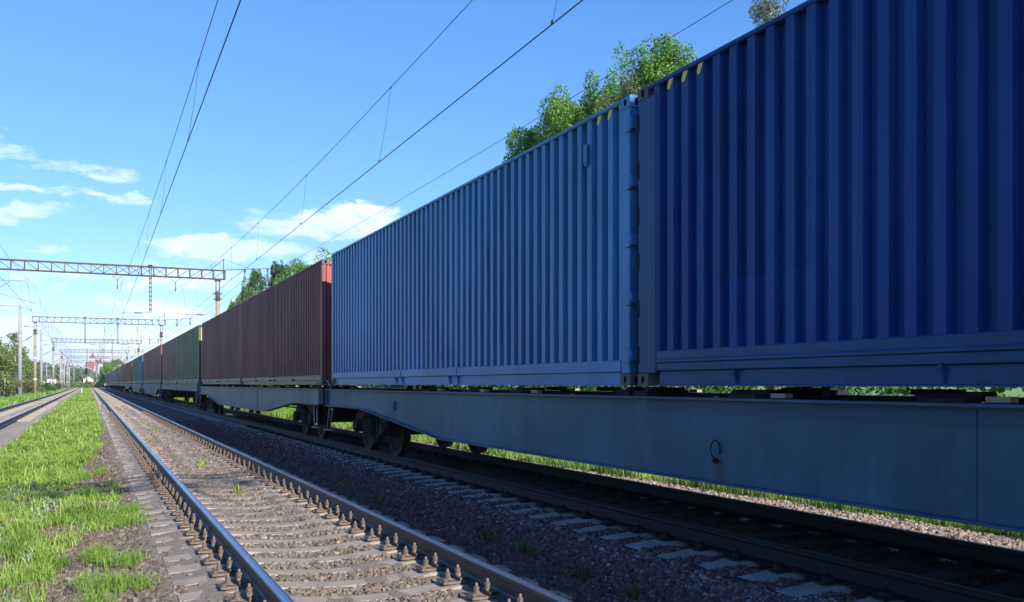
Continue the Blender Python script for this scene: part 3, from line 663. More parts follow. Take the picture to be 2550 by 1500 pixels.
def container(Yn, key, label, seq, railmat=None, postmat=None, rail_h=.24, pitch=.2175, zb=None, style='plain', L=CL_, endmat=None, hazard=None):
    """Yn: near end along the line; key: paint; seq: detail 0 near .. 2 far"""
    yc = Yn + L / 2; zb = EYE - .02 if zb is None else zb
    t = thing('shipping_container', (6.13 - .045 + bend(yc), yc, zb), label, 'container', 'containers riding on the flat wagons', heading(yc))
    m = M[key]; rm = M[railmat] if railmat else m; pm = M[postmat] if postmat else m; em = M[endmat] if endmat else m
    hw, hl = CW / 2, L / 2; pw = .13
    y0, y1 = -hl + pw, hl - pw; n = int((y1 - y0) / pitch); pitch = (y1 - y0) / n; dep = .068 if seq == 0 else .05
    ts = (0, .42, .49, .93)
    for sx in (-1, 1):                              # corrugated walls
        if sx == 1 and seq > 0: pass
        b = MB(); xs = hw - .012; zr = [rail_h - .01, CH - .046]
        zs = [zr[0]] + ([zr[0] + (zr[1] - zr[0]) * k / 6 for k in range(1, 6)] if seq == 0 else []) + [zr[1]]
        ys = []
        for i in range(n):
            for tt_ in ts: ys.append(y0 + (i + tt_) * pitch)
        ys.append(y1); nz = len(zs); rs = random.Random(int(Yn * 10) + sx)
        da_ = .0012 if key == 'navy' else .0035
        dent = [rs.uniform(-da_, da_) for _ in range(nz * n)]
        for j, yy in enumerate(ys):
            d = 0 if j == len(ys) - 1 else (0, 0, dep, dep)[j % 4]
            for k, zz in enumerate(zs):
                wv = dent[(j // 4 * nz + k) % len(dent)] if 0 < k < nz - 1 else 0
                b.v.append((sx * (xs - d), yy + wv, zz))
        for j in range(len(ys) - 1):
            for k in range(nz - 1): b.face([j * nz + k, (j + 1) * nz + k, (j + 1) * nz + k + 1, j * nz + k + 1])
        b.build('side_wall', m, t)
    b = MB()                                        # roof
    b.box((0, 0, CH - .030), (CW - .12, L - .26, .03))
    for i in range(int(L / .3)):
        b.box((0, -L / 2 + .3 + i * .3, CH - .008), (CW - .3, .12, .016))
    b.build('roof', m, t)
    b = MB(); b.box((0, 0, .10), (CW - .3, L - .4, .10)); b.build('floor', M['under'], t)
    for sx in (-1, 1):
        b = MB(); b.box((sx * (hw - .030), 0, CH - .026), (.062, L - .356, .046), bev=.010); b.build('top_rail', m, t)
        b = MB(); yl = L - (.64 if style == 'channel' else .36)
        if style == 'channel':                      # roll formed rail with a raised bead
            z3 = rail_h
            poly = [(hw - .10, .0), (hw - .008, .0), (hw - .008, .012), (hw - .040, .018), (hw - .040, z3 * .40), (hw - .004, z3 * .44), (hw - .004, z3 * .63), (hw + .012, z3 * .66), (hw + .012, z3 * .72),
                    (hw - .002, z3 * .76), (hw - .002, z3 - .012), (hw - .020, z3), (hw - .10, z3)]
        elif style == 'tunnel':
            z3 = rail_h
            poly = [(hw - .10, .0), (hw - .004, .0), (hw - .004, .010), (hw - .038, .014), (hw - .038, z3 * .50), (hw - .002, z3 * .54), (hw - .002, z3 - .012), (hw - .020, z3), (hw - .10, z3)]
        else:
            z3 = rail_h
            poly = [(hw - .10, .0), (hw - .006, .0), (hw - .006, .01), (hw - .03, .014), (hw - .03, z3 * .42), (hw - .003, z3 * .46), (hw - .003, z3 - .01), (hw - .02, z3), (hw - .10, z3)]
        b.prism([(sx * p, q) for p, q in poly], -yl / 2, yl / 2, 'y')
        br = b.build('bottom_rail', rm, t)
        if seq < 2:
            if style == 'tunnel':                   # forklift pockets
                for yy in (-4.1, -2.05, 2.0, 4.1) if False else (-1.05, 1.05):
                    pass
                for yy in (-hl + 4.85, -hl + 7.45):
                    p = MB(); w_ = .34
                    p.box((sx * (hw - .004), yy, rail_h * .76), (.02, w_, rail_h * .44))
                    p.prism([(sx * (hw + .004), rail_h * .55), (sx * (hw - .05), rail_h * .55), (sx * (hw - .05), .006), (sx * (hw - .03), .006)], yy - w_ / 2 - .012, yy - w_ / 2 + .012, 'y')
                    p.prism([(sx * (hw + .004), rail_h * .55), (sx * (hw - .05), rail_h * .55), (sx * (hw - .05), .006), (sx * (hw - .03), .006)], yy + w_ / 2 - .012, yy + w_ / 2 + .012, 'y')
                    p.build('forklift_pocket', rm, br)
            if style == 'channel':
                p = MB()
                for yy in [hl - 1.45 - k * 2.02 for k in range(5)]:
                    p.prism([(sx * (hw + .010), rail_h * .46), (sx * (hw - .05), rail_h * .46), (sx * (hw - .05), .004), (sx * (hw - .035), .004)], yy - .012, yy + .012, 'y')
                p.build('gusset', rm, br)
                p = MB(); p.box((sx * (hw + .006), hl - 4.75, rail_h * .44), (.020, 1.3, .022)); p.box((sx * (hw + .004), hl - 4.75, rail_h * .53), (.008, 1.3, .07)); p.build('rubbing_strip', rm, br)
                p = MB()
                for yy in (hl - 4.05, hl - 4.62): p.box((sx * (hw + .003), yy, rail_h * .92), (.016, .035, .05), taper=.4)
                p.build('bracket', rm, br)
            if style == 'plain':                    # dark tie-down eyes along the rail
                for yy in (-hl + 3.2, -hl + 5.9, hl - 5.6, hl - 3.1):
                    p = MB()
                    for dy in (-.13, .0, .13):
                        p.box((sx * (hw + .004), yy + dy, rail_h * .52), (.024, .050, .045), taper=.6)
                    p.box((sx * (hw + .001), yy - .1, rail_h - .004), (.014, .04, .035)); p.box((sx * (hw + .001), yy + .1, rail_h - .004), (.014, .04, .035))
                    p.build('tie_down_eye', M['frame'], br)
    for sx in (-1, 1):
        for sy in (-1, 1):
            b = MB(); wy = .17 if style != 'tunnel' else .15
            if sy == 1 and style == 'channel': wy = .30
            b.box((sx * (hw - .0505), sy * (hl - wy / 2 - .008), CH / 2), (.106, wy, CH - .236), bev=.010)
            if seq == 0: b.box((sx * (hw - .03), sy * (hl - wy - .022), CH / 2 + .05), (.05, .022, CH - .46), bev=.006)
            po = b.build('corner_post', pm, t)
            for sz in (0, 1):
                c = (sx * (hw - .081), sy * (hl - .089), CH - .059 if sz else .059)
                b = MB()
                if seq < 2: casting(b, c, sx, sy, sz)
                else: b.box(c, (.162, .178, .118))
                b.build('corner_casting', [M['casting'] if style != 'tunnel' or not sz else m, M['hole']], t)
            if seq == 0 and sx == -1 and ((sy == -1 and style == 'tunnel') or (sy == 1 and style == 'channel')):
                for k in range(5 if style == 'tunnel' else 6):      # door hinges stand proud of the post
                    zc = .30 + k * (2.3 / 4) if style == 'tunnel' else .30 + k * (2.26 / 5)
                    h = MB()
                    if style == 'tunnel':
                        h.box((-hw - .003, -hl + .030, zc), (.030, .085, .15), bev=.006); h.cyl((-hw - .004, -hl - .022, zc - .07), (-hw - .004, -hl - .022, zc + .07), .017, seg=8)
                        h.box((-hw + .05, -hl - .03, zc), (.11, .03, .10))
                    else:
                        h.box((-hw + .03, hl - .012, zc), (.075, .040, .17)); h.box((-hw + .0, hl - .03, zc), (.004, .045, .17))
                    h.build('door_hinge', [pm if style == 'tunnel' else M['frame']], t)
    for sy in (-1, 1):                              # end walls: corrugated plate between the posts, headers
        b = MB(); b.box((0, sy * (hl - .05), .08), (CW - .33, .08, .14), bev=.01); b.box((0, sy * (hl - .05), CH - .07), (CW - .33, .08, .10), bev=.01)
        xs_ = []; k = 18
        for i in range(k + 1):
            for q in (0, .4, .55, .9):
                xx = -hw + .12 + (i + q) * (CW - .24) / k
                if xx <= hw - .12: xs_.append((xx, 0 if q < .5 else .03))
        n0 = len(b.v)
        for (xx, dd) in xs_:
            b.v += [(xx, sy * (hl - .03 - dd), .14), (xx, sy * (hl - .03 - dd), CH - .12)]
        for i in range(len(xs_) - 1): b.face([n0 + 2 * i, n0 + 2 * i + 2, n0 + 2 * i + 3, n0 + 2 * i + 1])
        b.build('end_wall', em, t)
    if hazard:
        for yb in hazard:                           # yellow slanted warning marks following the wall
                b = MB(); n0 = len(b.v); K = 14; hh_ = .085; wd_ = .105
                for q in range(K + 1):
                    yy = yb + wd_ * q / K; u = q / K
                    xo = hw - .012 - corr_x(yy, y0, pitch, dep) + .003
                    hi = CH - .052 - max(0, u - .6) / .4 * hh_ * .9; lo = CH - .052 - hh_ * min(1.0, u / .45) - .001
                    b.v += [(-xo, yy, min(lo, hi)), (-xo, yy, hi)]
                for q in range(K): b.face([n0 + 2 * q, n0 + 2 * q + 2, n0 + 2 * q + 3, n0 + 2 * q + 1])
                b.build('warning_mark', M['yellow'], t)
    return t
WZ = EYE - .020
c1 = container(7.49 - CL_, 'navy', 'dark navy blue corrugated container, nearest and largest, filling the right of the photo', 0, railmat='navytrim', postmat='navytrim', rail_h=.335, pitch=.2235, zb=WZ, style='channel', hazard=[5.515, 5.290, 5.065])
c2 = container(7.63, 'blue', 'lighter steel blue corrugated container behind the navy one, with yellow marks at its top corner', 0, rail_h=.265, pitch=.2155, zb=WZ, style='tunnel', hazard=[-5.90, -5.748, -5.531])
v = MB(); v.box((-CW / 2 - .012, -CL_ / 2 + .86, 2.50), (.03, .075, .21), bev=.008); v.box((-CW / 2 - .006, -CL_ / 2 + .86, 2.385), (.02, .05, .03)); v.build('vent', M['blue'], c2)
v = MB(); v.box((-CW / 2 + .030, -CL_ / 2 + .27, .065), (.016, .20, .11), bev=.004); v.build('end_plate', M['blue'], c2)
container(20.72, 'red', 'rusty red corrugated container just left of the steel blue one', 0, railmat='dustred', rail_h=.22, pitch=.2, zb=WZ, endmat='redbright', postmat='red2')
container(33.05, 'red2', 'faded red container between the rusty red one and the green one', 1, railmat='dustred', rail_h=.22, pitch=.2, zb=WZ, postmat='red')
W3Z = EYE + .0
container(46.6, 'green', 'dark green container with a yellow end frame, wider of the two green ones', 1, railmat='dustgreen', rail_h=.24, pitch=.2, zb=W3Z, endmat='yellow')
container(58.9, 'brown', 'plain maroon container directly beyond the dark green one', 1, railmat='dustred', rail_h=.24, pitch=.2, zb=W3Z)
SEQ = [(72.4, 'brown', 'maroon container nearer on the fish-bellied wagon with blue stripes', 'dustred', 'redbright'), (84.75, 'brown', 'maroon container just before the dull blue one', 'dustred', None),
       (98.3, 'blue2', 'dull blue container with a white end and a yellow mark, beside the olive one', 'blue2', 'white'), (110.65, 'green2', 'olive green container left of the dull blue one', 'green2', None),
       (124.3, 'brown', 'maroon container left of the olive one, with an orange lit end', 'dustred', 'redbright'), (136.6, 'brown', 'second maroon container left of the olive one', 'dustred', None),
       (150.1, 'brown', 'third maroon container left of the olive one', 'dustred', None), (162.4, 'blue2', 'small distant blue container between maroon and bright red', 'blue2', None),
       (176.0, 'redbright', 'small distant bright red container, nearer of two', 'dustred', 'redbright'), (188.3, 'redbright', 'small distant bright red container, farther of two', 'dustred', None),
       (201.9, 'blue2', 'distant blue container next beyond the bright red pair', 'blue2', 'white'), (214.2, 'blue2', 'second distant blue container beyond the bright red pair', 'blue2', None),
       (227.8, 'blue2', 'third tiny blue container beyond the bright red pair', 'blue2', None), (240.1, 'blue2', 'fourth tiny blue container beyond the bright red pair', 'blue2', None),
       (253.7, 'redbright', 'very small red container near the train tail', 'redbright', None), (266.0, 'brown', 'very small maroon container near the train tail', 'brown', None),
       (279.6, 'brown', 'tiny maroon container, fourth from the tail', 'brown', None), (291.9, 'blue2', 'tiny blue container, third from the tail', 'blue2', None),
       (305.5, 'brown', 'tiny maroon container, last but one of the train', 'brown', None), (317.8, 'brown', 'tiny maroon container, last of the train', 'brown', None)]
for (yn, key, lb, rk, ek) in SEQ:
    c = container(yn, key, lb, 2 if yn > 90 else 1, railmat=rk, rail_h=.26, pitch=.25, zb=EYE + .06, endmat=ek)
    if yn == 98.3:
        b = MB(); b.cyl((-CW / 2 - .012, -CL_ / 2 + 3.6, 1.7), (-CW / 2 - .004, -CL_ / 2 + 3.6, 1.7), .42, seg=20); b.cyl((-CW / 2 - .016, -CL_ / 2 + 3.6, 1.7), (-CW / 2 - .012, -CL_ / 2 + 3.6, 1.7), .25, seg=20, mi=1)
        b.build('round_mark', [M['yellow'], M['blue2']], c)

# ------------------------------------------------------------------ wagons
def wheel_mesh():
    b = MB(); b.lathe([(.10, -.09), (.12, -.09), (.14, -.03), (.36, -.01), (.40, -.045), (.475, -.050), (.478, .055), (.505, .062), (.505, .085), (.44, .085), (.40, .04), (.14, .045), (.12, .09), (.10, .09)], (0, 0, 0), (1, 0, 0), 32)
    return b.mesh('wheel', M['wheel'])
WH = wheel_mesh()
def side_frame_mesh():
    b = MB()
    out = [(-1.12, -.02), (-1.12, .14), (-.98, .24), (-.60, .30), (-.42, .36), (.42, .36), (.60, .30), (.98, .24), (1.12, .14), (1.12, -.02), (.98, -.04), (.74, -.04), (.70, .06), (.52, -.16), (.30, -.30), (-.30, -.30), (-.52, -.16), (-.70, .06), (-.74, -.04), (-.98, -.04)]
    # ring around the spring opening: build as strips
    b.prism([(-1.12, -.02), (-1.12, .14), (-.98, .24), (-.60, .30), (-.42, .36), (-.30, .36), (-.30, .24), (-.52, .16), (-.70, .06), (-.74, -.04)], -.07, .07)
    b.prism([(1.12, -.02), (1.12, .14), (.98, .24), (.60, .30), (.42, .36), (.30, .36), (.30, .24), (.52, .16), (.70, .06), (.74, -.04)], -.07, .07)
    b.prism([(-.30, .24), (-.30, .36), (.30, .36), (.30, .24)], -.07, .07)
    b.prism([(-.70, .06), (-.60, .10), (-.34, -.20), (.34, -.20), (.60, .10), (.70, .06), (.52, -.16), (.32, -.32), (-.32, -.32), (-.52, -.16)], -.06, .06)
    b.box((0, -.30, .0), (.11, .09, .46)); b.box((0, .30, .0), (.11, .09, .46)); b.box((0, 0, -.25), (.20, .62, .06), bev=.01)
    return b.mesh('side_frame', M['frame'])
SF = side_frame_mesh()
def spring_mesh():
    b = MB(); prof = [(.0, -.21)]
    for i in range(6):
        z = -.205 + i * .065; prof += [(.075, z), (.108, z + .014), (.108, z + .034), (.075, z + .050)]
    prof += [(.0, .19)]; b.lathe(prof, (0, 0, 0), (0, 0, 1), 16); return b.mesh('spring', M['frame'])
SPR = spring_mesh()
def box_mesh():
    b = MB(); b.lathe([(.0, -.13), (.10, -.13), (.135, -.10), (.135, .05), (.0, .05)], (0, 0, 0), (1, 0, 0), 16); b.box((.02, 0, .09), (.2, .30, .10), bev=.02)
    return b.mesh('axle_box', M['frame'])
AB = box_mesh()
bolster = MB(); bolster.box((0, 0, .0), (2.2, .42, .24), bev=.03); bolster.box((0, 0, .16), (.6, .42, .14)); bolster.box((0, .5, -.12), (1.9, .05, .05)); bolster.box((0, -.5, -.12), (1.9, .05, .05))
BOL = bolster.mesh('bogie', M['frame'])
axm = MB(); axm.cyl((-1.05, 0, 0), (1.05, 0, 0), .080, seg=12); AX = axm.mesh('axle', M['wheel'])
shoe = MB(); shoe.prism([(-.10, -.16), (-.03, -.20), (.0, -.10), (.01, .05), (-.03, .18), (-.10, .16), (-.07, .0)], -.045, .045); shoe.cyl((0, -.06, .1), (0, -.30, .30), .02, seg=6); SHOE = shoe.mesh('brake_shoe', M['frame'])
def bogie(par, y, detail):
    bo = put('bogie', BOL, par, (0, y, .56))
    for sy in (-.925, .925):
        put('axle', AX, bo, (0, sy, -.082))
        for sx in (-1, 1):
            wl = put('wheel', WH, bo, (sx * .835, sy, -.082), 0 if sx < 0 else math.pi)
            if detail: put('axle_box', AB, bo, (sx * 1.06, sy, -.05), 0 if sx < 0 else math.pi); put('brake_shoe', SHOE, bo, (sx * .80, sy * .44, -.05), 0 if sy > 0 else math.pi)
    for sx in (-1, 1):
        put('side_frame', SF, bo, (sx * 1.02, 0, .0))
        for dx, dy in ((-.06, -.15), (-.06, .0), (-.06, .15)): put('spring', SPR, bo, (sx * 1.08 + sx * .0, dy, -.02))
    return bo
COUP = MB(); COUP.box((0, 0, 0), (.16, .9, .20), bev=.03); COUP.prism([(-.22, .30), (.20, .30), (.26, .62), (.10, .66), (.05, .50), (-.08, .50), (-.10, .70), (-.26, .68)], -.16, .16, 'z'); COUPM = COUP.mesh('coupler', M['frame'])
def wagon(Yn, L, label, kind, cen_z, mat='beam', detail=1, stripes=False):
    yc = Yn + L / 2; t = thing('container_wagon', (6.13 + bend(yc), yc, 0), label, 'wagon', 'flat wagons of the container train', heading(yc)); hl = L / 2
    top = cen_z; hx = 1.345
    if kind == 'fish':
        shallow, deep, b1, b2 = top - .335, top - .680, hl - 3.22, hl - 7.1
        if stripes: shallow, deep, b1, b2 = top - .40, top - .90, hl - 2.6, hl - 4.6
        out = [(-hl, top), (hl, top), (hl, shallow)]; low = [(hl, shallow), (b1 + .5, shallow), (b1, shallow - .025), (b2 + .5, deep + .045), (b2, deep), (0, deep - .01), (-b2, deep), (-b2 - .5, deep + .045), (-b1, shallow - .025), (-b1 - .5, shallow), (-hl, shallow)]
    elif kind == 'flat':
        out = [(-hl, top), (hl, top)]; low = [(hl, top - .33), (-hl, top - .33)]
    else:
        out = [(-hl, top), (hl, top)]; low = [(hl, top - .30), (-hl, top - .30)]
    for sx in (-1, 1):
        b = MB(); poly = out[:2] + low
        xw = sx * (hx - .055)
        b.prism(poly, xw - .008, xw + .008)
        b.box((sx * (hx - .065), 0, top + .010), (.17, L, .020))                     # top flange
        for (ya, za), (yb, zb_) in zip(low, low[1:]):                                # bottom flange follows the belly
            d = Vector((0, yb - ya, zb_ - za)); 
            if d.length < 1e-4: continue
            ang = math.atan2(zb_ - za, yb - ya)
            if abs(ang) > math.pi / 2: ang = ang - math.pi if ang > 0 else ang + math.pi
            n0 = len(b.v)
            for xx in (xw - .085, xw + .085):
                b.v += [(xx, ya, za), (xx, yb, zb_), (xx, yb, zb_ - .018), (xx, ya, za - .018)]
            b.face([n0, n0 + 1, n0 + 2, n0 + 3]); b.face([n0 + 4, n0 + 5, n0 + 6, n0 + 7]); b.face([n0, n0 + 1, n0 + 5, n0 + 4]); b.face([n0 + 3, n0 + 2, n0 + 6, n0 + 7])
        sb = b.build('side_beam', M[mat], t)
        if detail == 1:
            for yy in ([-.0] if False else ([-3.83] if kind == 'fish' else [-4, 0, 4])):
                s = MB(); zl = deep if kind == 'fish' else top - .33
                s.box((sx * (hx - .045), yy, (top + zl) / 2 - .01), (.012, .022, top - zl - .02)); s.build('weld_seam', M[mat], sb)
            for sy in (-1, 1):
                s = MB(); s.box((sx * (hx - .065), sy * (hl - .012), top - .17), (.16, .02, .33)); s.build('end_stiffener', M[mat], sb)
        if stripes and sx == -1:
            for yy, hh_, w_ in ((-1.5, .42, .35), (-.5, .55, .45), (.55, .5, .4), (1.7, .55, .4)):
                s = MB(); s.box((sx * (hx - .045), yy, deep + .40), (.006, w_, hh_)); s.build('painted_stripe', M['bluestripe'], sb)
    b = MB(); b.box((0, 0, top - .2), (.42, L - .3, .36)); zc = deep if kind == 'fish' else top - .45
    k = -hl + 1.0
    while k < hl - .5: b.box((0, k, top - .05), (hx * 2 - .14, .16, .06)); k += 1.9
    b.build('centre_sill', M['under'], t)
    b = MB(); b.box((0, 0, top - .30), (hx * 2 - .30, L - .5, .02)); b.build('sun_block_plate', M['under'], t)  # added plate, blocks sun falling through the open frame
    for sy in (-1, 1):
        b = MB(); b.box((0, sy * (hl - .03), top - .17), (hx * 2 - .2, .06, .34)); b.box((0, sy * (hl + .03), top - .23), (.6, .1, .36)); b.build('end_sill', M['frame'], t)
        put('coupler', COUPM, t, (0, sy * (hl + .25), top - .31), 0 if sy > 0 else math.pi)
        if detail:
            b = MB()                                # steps and grab rails hanging below the beam end
            x0 = -hx + .02
            b.tube([(x0, sy * (hl - .25), top - .35), (x0 - .02, sy * (hl - .22), top - .6), (x0 - .03, sy * (hl - .12), top - .86)], .012); b.tube([(x0, sy * (hl - .55), top - .35), (x0 - .02, sy * (hl - .50), top - .6), (x0 - .03, sy * (hl - .42), top - .86)], .012)
            b.box((x0 - .03, sy * (hl - .27), top - .87), (.12, .40, .022)); b.build('step', M['galv'], t)
            b = MB(); b.tube([(-hx + .05, sy * (hl + .16), top + .20), (-hx + .0, sy * (hl - .14), top + .20), (-hx + .06, sy * (hl - .25), top + .02)], .014); b.build('grab_rail', M['galv'], t)
            b = MB(); b.tube([(.25, sy * (hl + .1), top - .25), (.25, sy * (hl + .25), top - .6), (.22, sy * (hl + .5), top - .62)], .022); b.build('brake_hose', M['under'], t)
        bogie(t, sy * (hl - 2.68), detail)
    lugs = [hl - .25, hl - 12.38, -hl + 12.40, -hl + .25] if kind == 'fish' else [hl - .3, .12, -.12, -hl + .3]
    for yy in (hl - .18, .16, -.16, -hl + .18):
        for sx in (-1, 1):
            b = MB(); b.box((sx * (hx - .16), yy, top + .045), (.22, .26, .055), bev=.006); b.box((sx * (hx - .20), yy, top + .085), (.10, .12, .05)); b.box((sx * (hx - .40), yy, top + .05), (.12, .3, .09)); b.build('twist_lock', M['frame'], t)
    if detail:
        for yy in (5.9, 4.2, 2.6, -1.7, -3.6, -6.4):
            for sx in (-1, 1):
                b = MB(); b.box((sx * (hx - .10), yy, top + .036), (.15, .34, .030)); b.box((sx * (hx - .28), yy + .1, top + .060), (.16, .5, .06), bev=.01); b.build('folded_lug', M['frame'], t)
                b = MB(); b.box((sx * (hx - .16), yy - .32, top + .045), (.08, .16, .035)); b.build('lug_pin', M['lug'], t)
        b = MB(); b.cyl((.3, -2.4, .95 * top - .35), (.3, -1.3, .95 * top - .35), .17, seg=16); b.box((-.3, 1.2, top - .5), (.35, .5, .3), bev=.03); b.tube([(.15, -hl + 3, top - .42), (.15, 0, top - .55), (.15, hl - 3, top - .42)], .03)
        b.tube([(-.2, -6, top - .62), (-.2, 6, top - .62)], .02); b.build('brake_gear', M['under'], t)
    return t
WT = EYE - .14
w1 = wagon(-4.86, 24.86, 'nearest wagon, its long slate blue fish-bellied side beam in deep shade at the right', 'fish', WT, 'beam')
b = MB(); b.box((-1.345 + .045, 7.63, -.365 + WT + .14 - .02), (.05, .22, .17), bev=.01); b.box((-1.345 + .022, 7.63, -.365 + WT + .12), (.03, .13, .10), bev=.02); jb = b.build('junction_box', M['beam'], w1)
b = MB()
pts = []
for i in range(11):
    a = 6.28 * i / 11 * .92; pts.append((-1.345 + .02 - .012 * math.sin(a), -1.42 + .05 * math.sin(a) + .05, EYE - .615 - .075 * math.cos(a) + .06))
b.tube(pts, .006, 5); b.cyl((-1.345 + .05, -1.36, EYE - .655), (-1.345 + .01, -1.36, EYE - .655), .022, seg=8); b.build('wire_loop', M['under'], w1)
wagon(20.68, 24.9, 'second wagon, grey fish-bellied beam under the two red containers', 'fish', WT, 'beam2')
wagon(46.5, 24.8, 'third wagon, straight shallow pale beam under the green and maroon containers', 'flat', EYE - .03, 'beam2')
wagon(72.3, 24.9, 'fourth wagon, deep bellied beam with blue stripes under two maroon containers', 'fish', EYE + .0, 'beam2', stripes=True)
wagon(98.2, 24.9, 'fifth wagon, deep bellied striped beam under the dull blue and olive containers', 'fish', EYE + .0, 'beam2', stripes=True)
for i, (yn, lb) in enumerate(((124.2, 'sixth wagon, distant, under two maroon containers left of the olive one'), (150.0, 'seventh wagon, distant, under one maroon and one small blue container'), (175.9, 'eighth wagon, small, under the two bright red containers'),
                  (201.8, 'ninth wagon, very small, under two distant blue containers'), (227.7, 'tenth wagon, very small, under the two farther blue containers'), (253.6, 'eleventh wagon, tiny, third from the tail of the train'),
                  (279.5, 'twelfth wagon, tiny, last but one of the train'), (305.4, 'thirteenth wagon, tiny, at the tail of the train'))):
    wagon(yn, 24.9, lb, 'flat' if i > 0 else 'fish', EYE + .0, 'beam2', detail=0)

# ------------------------------------------------------------------ catenary gantries, posts and wires
def angle_bar(b, p0, p1, s=.035, mi=0):
    p0, p1 = Vector(p0), Vector(p1); d = p1 - p0; L = d.length
    q = d.to_track_quat('Z', 'Y').to_matrix(); b.box(tuple((p0 + p1) / 2), (s, s, L), rot=q, mi=mi)
BZ = 9.72
def insulator(b, p, n=3, r=.12, mi=1, step=.15):
    x, y, z = p
    for i in range(n): b.lathe([(.02, 0), (r * .5, -.01), (r, -.06), (r * .95, -.09), (.04, -.07), (.02, -.12)], (x, y, z - i * step), (0, 0, 1), 10, mi)
    b.cyl((x, y, z + .1), (x, y, z - n * step), .018, seg=6)
def gantry(Y, xl, xr, hangers, label, full=True, lite=False, posts=(-1, 1), arms=True):
    ox = bend(Y); t = thing('catenary_gantry', (ox, Y, 0), label, 'gantry', 'lattice gantries spanning the railway')
    b = MB(); H = .70; D = .55; x0, x1 = xl - .35, xr + .55; n = int((x1 - x0) / .86); st = (x1 - x0) / n; s = .055 if not lite else .07
    for dy in (-D / 2, D / 2):
        for z in (BZ, BZ + H): b.box(((x0 + x1) / 2, dy, z), (x1 - x0, s * 1.2, s * 1.2))
        for i in range(n + 1):
            xx = x0 + i * st; angle_bar(b, (xx, dy * 1.02, BZ + .03), (xx, dy * 1.02, BZ + H - .03), s)
            if i < n:
                if dy < 0:
                    rising = xx > (x0 + x1) / 2
                    za, zb = (BZ + .03, BZ + H - .03) if rising else (BZ + H - .03, BZ + .03)
                    angle_bar(b, (xx, dy * .96, za), (xx + st, dy * .96, zb), s * .8)
                    if abs(xx - 2.5) < 2.4: angle_bar(b, (xx, dy * .9, zb), (xx + st, dy * .9, za), s * .8)
    for i in range(0, n + 1, 1 if not lite else 3):
        xx = x0 + i * st
        for z in (BZ, BZ + H): b.box((xx, 0, z), (s, D - .08, s * .8))
    b.build('beam', M['rustbeam'], t)
    for X, sd in ((xl, -1), (xr, 1)):
        if sd not in posts: continue
        b = MB(); b.cyl((X, 0, -.9), (X, 0, BZ - .95), .22, .155, seg=14); po = b.build('post', M['post'], t)
        b = MB(); b.cyl((X, 0, BZ - 1.75), (X, 0, BZ - 1.0), .185, seg=12)
        for z in (BZ - 1.6, BZ - 1.15): b.box((X, 0, z), (.62, .30, .09))
        for dx in (-.13, .13): b.box((X + dx, 0, BZ - .62), (.07, .12, 1.2))
        b.box((X, 0, BZ - .12), (.45, .4, .10)); b.build('post_head', M['rustbeam'], t)
        if sd == -1:
            b = MB(); b.cyl((X, 0, 4.55), (X, 0, 4.95), .205, .203, seg=14); b.cyl((X, 0, 1.75), (X, 0, 2.1), .222, .22, seg=14); b.build('painted_band', M['white'], po)
    # bracket for the feeder wires
    b = MB(); X = xr + .45
    angle_bar(b, (X, 0, BZ), (X, 0, BZ + 1.65), .06); angle_bar(b, (X - 1.05, 0, BZ + H), (X, 0, BZ + 1.6), .06); angle_bar(b, (X, 0, BZ + H + .05), (13.5, 0, BZ + H + .38), .055); b.tube([(X, 0, BZ + 1.62), (X + 2.0, 0, BZ + .98)], .012, 5)
    b.build('feeder_bracket', M['rustbeam'], t)
    for (XX, zz) in ((11.4, BZ + .86), (13.2, BZ + 1.06)):
        b = MB(); b.prism([(XX - .10, zz), (XX + .10, zz), (XX + .02, zz - .42), (XX - .02, zz - .42)], -.02, .02, 'y'); insulator(b, (XX, 0, zz - .50), 4, .15, 1, .13); b.build('feeder_insulator', [M['rustbeam'], M['insul']], t)
    for (xh, side, xt) in hangers:                  # drop post carrying the steady arm
        b = MB(); angle_bar(b, (xh - .07, 0, BZ + H + .15), (xh - .07, 0, 6.9), .05); angle_bar(b, (xh + .07, 0, BZ + H + .15), (xh + .07, 0, 6.9), .05)
        z = BZ - .2
        while z > 6.95: b.box((xh, 0, z), (.12, .05, .10)); z -= .34
        b.box((xh, 0, BZ + H + .12), (.3, .5, .07)); h = b.build('drop_post', M['rustbeam'], t)
        b = MB(); b.cyl((xh, 0, 6.9), (xt, 0, 6.78), .028, seg=6); xm = xh + (xt - xh) * .42
        b.cyl((xm - .25, 0, 6.845), (xm + .25, 0, 6.845), .055, seg=8, mi=1)
        xa = xh + (xt - xh) * .52; sg = 1 if xt > xh else -1
        b.tube([(xa, 0, 6.82), (xa, 0, 6.66), (xa + sg * .25, 0, 6.60), (xa + sg * .7, 0, 6.46), (xt + sg * .02, 0, 6.24)], .018, 5); b.build('steady_arm', [M['galv'], M['insul']], h)
    if arms:                                        # arm from the right post to the train's track
        b = MB(); b.cyl((xr - .15, 0, 6.85), (6.2, 0, 6.85), .028, seg=6); b.cyl((8.2, 0, 6.85), (7.7, 0, 6.85), .055, seg=8, mi=1)
        b.tube([(7.4, 0, 6.85), (7.4, 0, 6.68), (6.9, 0, 6.55), (6.3, 0, 6.22)], .018, 5); b.build('steady_arm', [M['galv'], M['insul']], t)
    for XX in (1.95, 6.13):                         # messenger suspension: a V of bars and an insulator string
        b = MB(); b.tube([(XX - .42, 0, BZ), (XX, 0, BZ - .42)], .018, 5); b.tube([(XX + .42, 0, BZ), (XX, 0, BZ - .42)], .018, 5); b.cyl((XX, 0, BZ - .42), (XX, 0, BZ - 1.12), .04, seg=6, mi=1); b.build('suspension_string', [M['rustbeam'], M['insul']], t)
    return t
def mk_ins():
    m = NT('insulator_glaze'); m.col((.13, .14, .17)); m.rough(.25); return m.mat
M['insul'] = mk_ins()
XR = 9.3
